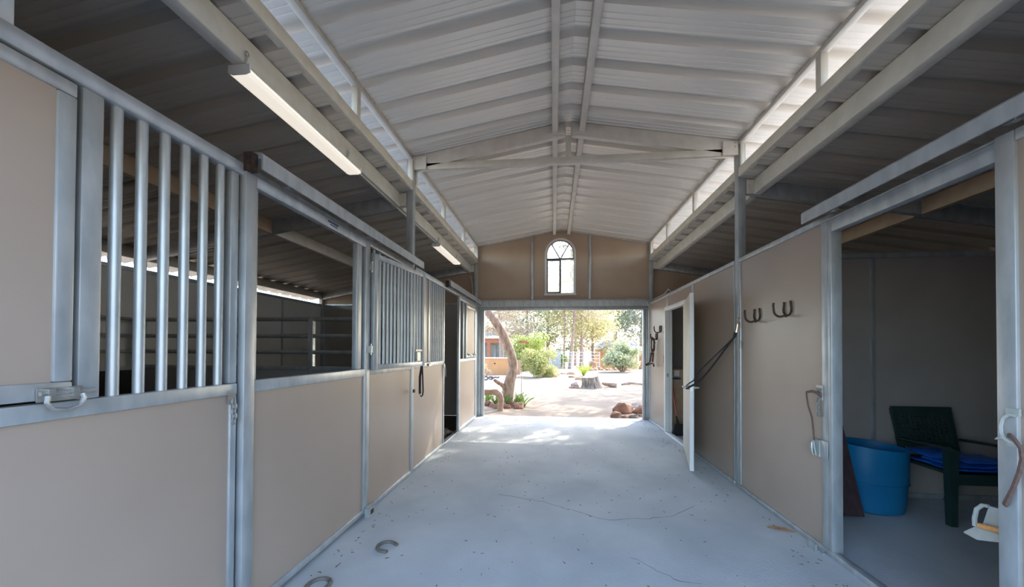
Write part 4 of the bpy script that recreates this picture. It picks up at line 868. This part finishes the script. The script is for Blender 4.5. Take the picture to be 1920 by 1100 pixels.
def grow(base, height, spread, n, seed, r0, lean=(0, 0), fork=0.35):
    """trunk path + boughs; returns bough tips"""
    r = random.Random(seed); bx, by, bz = base
    tp = [(bx + lean[0] * t + r.uniform(-0.05, 0.05) * height * 0.2 * t, by + lean[1] * t, bz - 0.1 + height * t) for t in (0, 0.25, 0.5, 0.75, 1.0)]
    tr = [r0, r0 * 0.8, r0 * 0.62, r0 * 0.42, r0 * 0.18]; br = []
    for k in range(n):
        t = fork + (0.95 - fork) * k / max(1, n - 1); i = min(3, int(t * 4)); f = t * 4 - i
        p = Vector(tp[i]).lerp(Vector(tp[i + 1]), f); a = k * 2.4 + r.uniform(-0.4, 0.4); L = spread * (1.1 - 0.6 * t) * r.uniform(0.75, 1.15)
        q = p + Vector((math.cos(a) * L, math.sin(a) * L, L * r.uniform(0.25, 0.7))); mid = p.lerp(q, 0.5) + Vector((0, 0, L * 0.08))
        br.append(([p, mid, q], [r0 * 0.32 * (1.1 - t), r0 * 0.2 * (1.1 - t) + 0.01, 0.012]))
    return tp, tr, br
def tree(name, lab, base, height, spread, n, seed, r0, leafm, N, size, lean=(0, 0), fork=0.35, cr=0.5, bark='bark_far', squash=0.75, aspect=0.45, group=None, cat='tree'):
    t = thing(name, lab, cat, base, group); tp, tr, br = grow(base, height, spread, n, seed, r0, lean, fork)
    trunk_mesh(tp, tr, 8, 2, 0.02).build('trunk', bark, t, smooth=True)
    m = MB()
    for P, R in br: m.tube(P, R, 5)
    m.build('boughs', bark, t)
    C = [tuple(P[-1]) for P, R in br] + [tuple(P[1]) for P, R in br] + [tp[-1]]; RR = [spread * cr] * len(br) + [spread * cr * 0.7] * len(br) + [spread * cr]
    if N: foliage(t, C, RR, N, size, seed, leafm, squash=squash, aspect=aspect)
    return t
# canopy tree whose shade dapples the doorway (its trunk stands right of the opening)
tree('shade_tree', 'tall tree right of the exit whose shade dapples the floor', (4.3, 12.8, 0), 7.0, 3.9, 16, 31, 0.22, 'l_canopy', 6500, 0.085, lean=(-1.3, -0.5), fork=0.58, cr=0.33, bark='bark')

LC = [(-2.7, 9.9, 5.0), (-1.6, 10.6, 5.4), (-3.6, 9.0, 5.3), (-2.4, 11.4, 5.9), (-0.6, 11.0, 6.0), (-3.2, 10.6, 6.3)]
m = MB()
for c in LC: m.tube([(-2.45, 9.78, 3.9), tuple((Vector((-2.45, 9.78, 3.9)) + Vector(c)) / 2 + Vector((0, 0, 0.2))), c], [0.06, 0.04, 0.012], 6)
m.build('boughs', 'bark', LT); foliage(LT, LC, [0.95] * 6, 3600, 0.09, 55, 'l_canopy')
tree('shade_tree', 'tall unseen tree left of the exit, added to shade the yard', (-6.2, 15.0, 0), 7.5, 4.2, 14, 32, 0.24, 'l_canopy', 5200, 0.12, lean=(1.2, 0), fork=0.5, cr=0.42, bark='bark')  # this tree and the next are unseen, added to dim the yard
tree('shade_tree', 'tall unseen tree right of the yard, added to shade it', (9.2, 19.0, 0), 8.5, 4.6, 14, 33, 0.26, 'l_canopy', 5600, 0.12, lean=(-2.2, 0), fork=0.5, cr=0.42, bark='bark')

rs = random.Random(5); SHT = bpy.data.objects['shade_tree']; CC = []; m = MB()
for k in range(34):
    c = (rs.uniform(0.9, 4.6), rs.uniform(10.2, 15.5), rs.uniform(4.6, 6.3)); CC.append(c)
    if k % 2 == 0: m.tube([(3.3, 12.5, 5.6), ((3.3 + c[0]) / 2, (12.5 + c[1]) / 2, 0.5 * (5.6 + c[2]) + 0.15), c], [0.045, 0.03, 0.01], 5)
m.build('twigs', 'bark', SHT); foliage(SHT, CC, [rs.uniform(0.28, 0.52) for _ in CC], 7500, 0.07, 77, 'l_canopy', 'spray')
# blue-grey wire on the stub, log, plants
pts = [(-1.80 + 0.05 * math.cos(a), 9.38, 0.70 + 0.045 * math.sin(a)) for a in np.linspace(0.3, 2 * PI, 10)] + [(-1.70, 9.38, 0.74), (-1.62, 9.36, 0.70), (-1.55, 9.36, 0.735), (-1.47, 9.36, 0.72), (-1.44, 9.36, 0.75)]
tag(MB().tube(pts, 0.022, 6).tube([(-1.66 + 0.06 * math.cos(a), 9.36, 0.71 + 0.035 * math.sin(a)) for a in np.linspace(0, 2 * PI, 12)[:-1]], 0.018, 6, closed=True).build('rope_coil', 'blue_rag', smooth=True), 'blue-grey rope looped over the cut branch of the leaning tree', 'rope')
m = trunk_mesh([(-2.6, 8.72, 0.36), (-2.1, 8.7, 0.40), (-1.75, 8.7, 0.405), (-1.46, 8.7, 0.42), (-1.335, 8.7, 0.36), (-1.29, 8.7, 0.22), (-1.30, 8.7, 0.05), (-1.30, 8.7, -0.05)], [0.075, 0.075, 0.07, 0.075, 0.085, 0.08, 0.075, 0.09], 10, 3, 0.02)
tag(m.build('bent_log', 'log', smooth=True), 'bent weathered log lying in front of the leaning tree', 'log')
blade_me = {}
def blade(kind, m):
    if kind not in blade_me:
        vs = []
        for t, w in ((0, 0.25), (0.35, 0.5), (0.7, 0.36), (1.0, 0.02)):
            x = 0.55 * t ** 1.5; z = t - 0.18 * t * t; vs += [(x, -w * 0.13, z), (x + 0.02, 0, z - 0.035), (x, w * 0.13, z)]
        fs = []
        for i in range(3):
            for j in range(2): a = i * 3 + j; fs.append((a, a + 1, a + 4, a + 3))
        blade_me[kind] = MB().add(vs, fs).mesh('blade', m)
    return blade_me[kind]
def agave(x, y, n, h, seed, kind, m, lab, group=None):
    r = random.Random(seed); z = gz(x, y); t = thing('agave', lab, 'plant', (x, y, z), group)
    for k in range(n):
        s = h * r.uniform(0.7, 1.1); tilt = r.uniform(-0.25, 0.35)
        inst('leaf', blade(kind, m), t, (x + r.uniform(-.04, .04), y + r.uniform(-.04, .04), z), (0, tilt, r.uniform(0, 2 * PI)), (s, s, s))
for k, (x, y) in enumerate(((-1.85, 9.85), (-1.58, 9.62), (-1.30, 9.36), (-1.06, 9.40), (-0.92, 9.66), (-0.78, 9.38))):
    agave(x, y, 16, 0.36, 40 + k, 'a', 'agave', nth(k, 6, 'clump of green strap leaves', 'at the foot of the leaning tree'), 'plants under the leaning tree')
agave(1.70, 20.6, 22, 0.85, 60, 'b', 'agave_y', 'yellow-green spiky plant standing behind the stump')

# stump with its log and flat rock
ST = thing('tree_stump', 'furrowed grey tree stump in the sandy yard', 'stump', (1.53, 14.3, 0))
m = MB(); n = 30; vs = []
hs = (0, 0.12, 0.3, 0.46)
for i, z in enumerate(hs):
    for k in range(n):
        a = 2 * PI * k / n; r = (0.43, 0.36, 0.325, 0.31)[i] * (1 + 0.07 * math.sin(a * 9 + i * 0.4) + 0.05 * noise.noise(Vector((math.cos(a) * 2, math.sin(a) * 2, i))))
        vs.append((1.53 + r * math.cos(a) - 0.04 * i, 14.3 + r * math.sin(a), z - 0.05 + 0.04 * math.sin(a + 1) * (i == 3)))
m.add(vs, [(i * n + k, i * n + (k + 1) % n, (i + 1) * n + (k + 1) % n, (i + 1) * n + k) for i in range(3) for k in range(n)])
m.build('bark', 'stump', ST); MB().add([vs[3 * n + k] for k in range(n)], [tuple(range(n))]).build('cut_top', 'stump_top', ST)
rock('rock', 0.86, 14.5, 0.2, 0.18, 0.17, 'rock_g', 'grey rock lying left of the stump', 21)
rock('rock', 0.78, 14.05, 0.22, 0.14, 0.08, 'rock', 'flat brown slab left of the grey rock by the stump', 22)
tag(trunk_mesh([(1.95, 14.7, 0.12), (2.15, 14.6, 0.08), (2.38, 14.5, 0.06), (2.5, 14.45, 0.05)], [0.06, 0.075, 0.09, 0.095], 8, 3, 0.02).build('short_log', 'log', smooth=True), 'short brown log lying right of the stump', 'log')
tag(trunk_mesh([(2.85, 15.5, 0.0), (3.1, 15.5, 0.05), (3.4, 15.5, 0.06), (3.9, 15.5, 0.0)], [0.04, 0.06, 0.05, 0.03], 8, 3, 0.02).build('fallen_branch', 'bark', smooth=True), 'low fallen branch on the sand to the right of the stump', 'branch')

# beds of stones
for k, (x, y, s) in enumerate(((0.75, 22.1, .3), (1.05, 21.7, .2), (1.1, 19.6, .22), (1.32, 18.2, .24), (1.47, 17.8, .15), (1.62, 18.6, .2), (1.85, 18.9, .18), (2.02, 19.35, .2), (2.2, 19.7, .16))):
    rock('rock', x, y, s * 1.3, s, s * 0.55, 'stone_o', nth(k, 9, 'flat orange stone', 'around the yellow-green spiky plant'), 70 + k, 'stones around the spiky plant')
for k in range(16):
    x = 1.9 + k * 0.24 + random.uniform(-.05, .05); s = random.uniform(.13, .24)
    rock('rock', x, 26.4 + random.uniform(-.5, .5), s, s, s * 0.8, 'stone_o', nth(k, 16, 'orange stone', 'in the row edging the far bed'), 90 + k, 'stones edging the far bed')
rock('boulder', 2.9, 27.4, 0.42, 0.35, 0.48, 'stone_o', 'upright round orange boulder behind the row of stones', 120)
for k, (x, y, s) in enumerate(((-0.05, 20.5, .16), (0.05, 19.9, .12), (0.22, 20.9, .13))): rock('rock', x, y, s * 1.3, s, s * .7, 'rock', nth(k, 3, 'small red brown stone', 'at the right foot of the olive bush'), 130 + k, 'stones by the olive bush')

# shrubs
def shrub(name, lab, x, y, w, h, N, size, m, seed, aspect=0.35):
    z = gz(x, y); t = thing(name, lab, 'bush', (x, y, z)); r = random.Random(seed); C = []; R = []; sm = MB()
    for k in range(16):
        a = r.uniform(0, 2 * PI); q = r.uniform(0, 0.75) ** 0.7; zz = r.uniform(0.12, 0.82) * h; k2 = math.sqrt(max(0.1, 1 - (zz / h - 0.35) ** 2 * 1.6))
        C.append((x + math.cos(a) * q * w / 2 * k2, y + math.sin(a) * q * w / 2 * k2, z + zz)); R.append(min(w, h) * r.uniform(0.18, 0.30))
        sm.tube([(x + math.cos(a) * 0.08, y + math.sin(a) * 0.08, z - 0.05), ((x + C[-1][0]) / 2, (y + C[-1][1]) / 2, z + zz * 0.6), C[-1]], [0.03, 0.02, 0.008], 5)
    sm.build('stems', 'bark_far', t); foliage(t, C, R, N, size, seed, m, squash=0.85, aspect=aspect); return t
shrub('olive_bush', 'feathery olive bush in the middle of the yard left of the gate', -0.72, 19.6, 2.3, 1.75, 5200, 0.075, 'l_olive', 201)
shrub('leafy_bush', 'broad green bush in front of the far right house', 4.7, 25.0, 2.9, 2.15, 4200, 0.095, 'l_mid', 202, 0.45)
shrub('bright_bush', 'tall bright lime-green bush behind the leaning trunk', -2.2, 25.5, 3.4, 2.75, 5200, 0.10, 'l_bright', 203, 0.4)
shrub('low_bush', 'low lime-green bush behind the grey fence left of the gate', 0.45, 31.5, 1.6, 1.6, 1500, 0.09, 'l_bright', 204, 0.4)
shrub('dry_bush', 'small dry brown bush against the orange garden wall', -3.9, 19.8, 0.9, 0.7, 900, 0.05, 'l_pink', 205, 0.3)

# fences, garden wall, board on a stake
FG = thing('pipe_gate', 'pale pipe rail gate across the drive beyond the yard', 'gate', (2.1, 28.3, 0))
zg = gz(2.1, 28)
for z in (0.15, 0.45, 0.75, 1.02, 1.26): MB().tube([(0.72, 28.3, z), (3.55, 28.3, z)], 0.022, 6).build('rail', 'fence', FG)
for x in (0.72, 1.35, 1.75, 2.3, 2.9, 3.55): MB().tube([(x, 28.3, zg - 0.2), (x, 28.3, 1.30)], 0.03, 6).build('post', 'fence', FG)
FP = thing('panel_fence', 'grey slatted fence behind the olive bush', 'fence', (-1.2, 29.0, 0))
slat = MB().box(-0.055, 0.055, -0.012, 0.012, -0.1, 1.32).mesh('slat', 'fence')
for k in range(26): inst('slat', slat, FP, (-2.75 + k * 0.13, 29.0, 0))
for z in (0.3, 1.34): MB().box(-2.85, 0.6, 28.97, 29.03, z, z + 0.06).build('rail', 'fence', FP)
GW = thing('garden_wall', 'low orange stucco garden wall at the left of the yard', 'wall', (-4.8, 21.2, 0))
MB().box(-8.5, -2.65, 21.0, 21.3, -0.15, 0.92).build('body', 'adobe', GW); MB().box(-8.55, -2.6, 20.95, 21.35, 0.92, 0.97).build('coping', 'fascia', GW)
MB().tube([(-3.5, 20.995, 0.62), (-3.5, 20.99, 0.62)], 0.05, 8).build('drain', 'iron', GW)
BW = thing('brick_pillar', 'short pale brick pillar at the end of the orange garden wall', 'pillar', (-2.3, 21.1, 0))
bme = MB().box(-0.095, 0.095, -0.05, 0.05, 0, 0.06).mesh('brick', 'stone_o')
for c_ in range(12):
    for k in range(3): inst('brick', bme, BW, (-2.48 + k * 0.2 + (0.05 if c_ % 2 else 0), 21.05, -0.05 + c_ * 0.072))
MB().box(-2.56, -2.02, 21.02, 21.2, -0.1, 0.80).build('mortar', 'fascia', BW)
SB = thing('board_sign', 'small brown board on a thin stake in front of the lime bush', 'board', (-1.09, 12.0, 0))
MB().tube([(-1.09, 12.0, -0.05), (-1.08, 12.0, 0.9), (-1.07, 12.0, 1.66)], 0.012, 6).build('stake', 'bark', SB)
MB().bar((-1.14, 11.98, 1.73), (-0.83, 11.98, 1.70), 0.025, 0.075).build('board', 'beam_o', SB)
MB().bar((-1.20, 11.97, 1.70), (-1.12, 11.97, 1.75), 0.03, 0.06).build('broken_end', 'beam_o', SB)
# wire fence along the garden wall
WF = thing('railing', 'thin dark railing behind the lime bush and garden wall', 'railing', (-2.2, 24, 0))
MB().tube([(-3.2, 23.4, 1.32), (-0.4, 23.4, 1.34)], 0.015, 5).build('rail', 'iron', WF)
for k in range(8): MB().tube([(-3.2 + k * 0.4, 23.4, -0.1), (-3.2 + k * 0.4, 23.4, 1.33)], 0.012, 5).build('baluster', 'iron', WF)

# houses
HL = thing('porch_house', 'orange house with white fascia and porch at the far left', 'house', (-9, 38, -1))
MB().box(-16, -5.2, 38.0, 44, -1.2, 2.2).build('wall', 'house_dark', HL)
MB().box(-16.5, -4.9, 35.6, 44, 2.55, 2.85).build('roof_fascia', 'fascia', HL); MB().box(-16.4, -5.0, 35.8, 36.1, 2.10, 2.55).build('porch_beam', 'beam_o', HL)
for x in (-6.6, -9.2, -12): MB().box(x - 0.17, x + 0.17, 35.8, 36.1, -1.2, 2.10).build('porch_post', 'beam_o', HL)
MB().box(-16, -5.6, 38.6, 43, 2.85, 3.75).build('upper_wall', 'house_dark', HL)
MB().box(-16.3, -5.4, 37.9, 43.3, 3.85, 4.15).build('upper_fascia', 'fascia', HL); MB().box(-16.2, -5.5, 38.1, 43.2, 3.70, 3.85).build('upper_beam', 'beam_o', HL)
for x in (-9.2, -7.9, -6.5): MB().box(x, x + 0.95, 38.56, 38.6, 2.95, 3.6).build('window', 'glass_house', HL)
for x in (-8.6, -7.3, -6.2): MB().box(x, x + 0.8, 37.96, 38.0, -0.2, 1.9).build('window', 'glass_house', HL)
HR = thing('white_roof_house', 'orange house with white roof edge behind the green bush', 'house', (8, 47, -1.2))
MB().box(5.8, 10.3, 45.2, 52, -1.3, 1.55).build('wall', 'adobe', HR); MB().box(5.3, 10.9, 44.6, 52.5, 1.52, 1.85).build('roof_fascia', 'fascia', HR)
MB().add([(5.4, 44.8, 1.85), (10.8, 44.8, 1.85), (10.8, 52.4, 1.85), (5.4, 52.4, 1.85), (7.1, 48.5, 2.75), (9.1, 48.5, 2.75)], [(0, 1, 5, 4), (1, 2, 5), (2, 3, 4, 5), (3, 0, 4), (3, 2, 1, 0)]).build('roof', 'roof_grey', HR)
for x in (6.4, 7.9, 9.3): MB().box(x, x + 0.7, 45.16, 45.2, 0.2, 1.2).build('window', 'glass_house', HR)

# background trees
BT = [
 ('pine_tree', 'pale pine with a pinkish trunk right behind the leaning tree', (-4.3, 29.5, -0.15), 9, 2.6, 11, 301, .22, 'l_pink', 5200, .12, (-.4, 0), .25),
 ('pine_tree', 'thin pale pine above the lime bush', (-3.2, 41, -1.0), 10, 3.0, 12, 302, .24, 'l_pink', 5200, .15, (0.2, 0), .25),
 ('oak_tree', 'dense dark green tree in the middle distance above the olive bush', (-0.8, 40, -0.9), 10.5, 2.6, 16, 303, .22, 'l_dark', 5600, .14, (0.3, 0), .15),
 ('pine_tree', 'slender bare-stemmed pine left of the pair behind the gate', (0.95, 34, -0.5), 10, 2.2, 9, 304, .13, 'l_pale', 1900, .13, (0.1, 0), .42),
 ('pine_tree', 'tall reddish bare-stemmed pine behind the middle of the gate', (1.45, 33.2, -0.45), 11, 2.4, 10, 305, .19, 'l_pink', 1900, .13, (0.9, 0), .42),
 ('pine_tree', 'bushy pale yellow pine with a red trunk behind the gate', (2.75, 36.5, -0.7), 9.5, 3.3, 15, 306, .22, 'l_pale', 5200, .15, (0.2, 0), .28),
 ('shade_oak', 'pale yellow-green tree between the gate and right house', (4.6, 42, -1.0), 8.6, 3.0, 14, 307, .2, 'l_pale', 4600, .16, (-0.4, 0), .22),
 ('gum_tree', 'tall green tree leaning behind the right house', (8.0, 51, -1.1), 13, 3.2, 14, 308, .32, 'l_mid', 6000, .19, (1.6, 0), .38),
 ('gum_tree', 'silvery green tree at the far right behind the house', (11.8, 50, -1.1), 11, 4.0, 15, 309, .3, 'l_grey', 6200, .19, (0.2, 0), .2),
 ('gum_tree', 'hazy silver tree rising behind the middle of the yard', (3.5, 58, -1.1), 14, 4.2, 15, 310, .3, 'l_grey', 6000, .2, (0, 0), .25),
 ('gum_tree', 'hazy silver tree rising behind the left house', (-7.5, 56, -1.1), 14, 4.6, 15, 311, .3, 'l_grey', 6000, .22, (0, 0), .25),
 ('oak_tree', 'grey-green tree at the far left behind the porch house', (-12.5, 50, -1.1), 10, 4.0, 12, 312, .3, 'l_dark', 2600, .2, (0, 0), .25),
 ('oak_tree', 'grey-green tree outside the frame at the far right', (17, 48, -1.1), 10, 4.2, 12, 313, .3, 'l_dark', 2200, .2, (0, 0), .25),
]
for (nm, lab, base, hgt, spr, n, seed, r0, lm, N_, sz, ln, fk) in BT:
    tree(nm, lab, base, hgt, spr, n, seed, r0, lm, N_, sz, lean=ln, fork=fk)
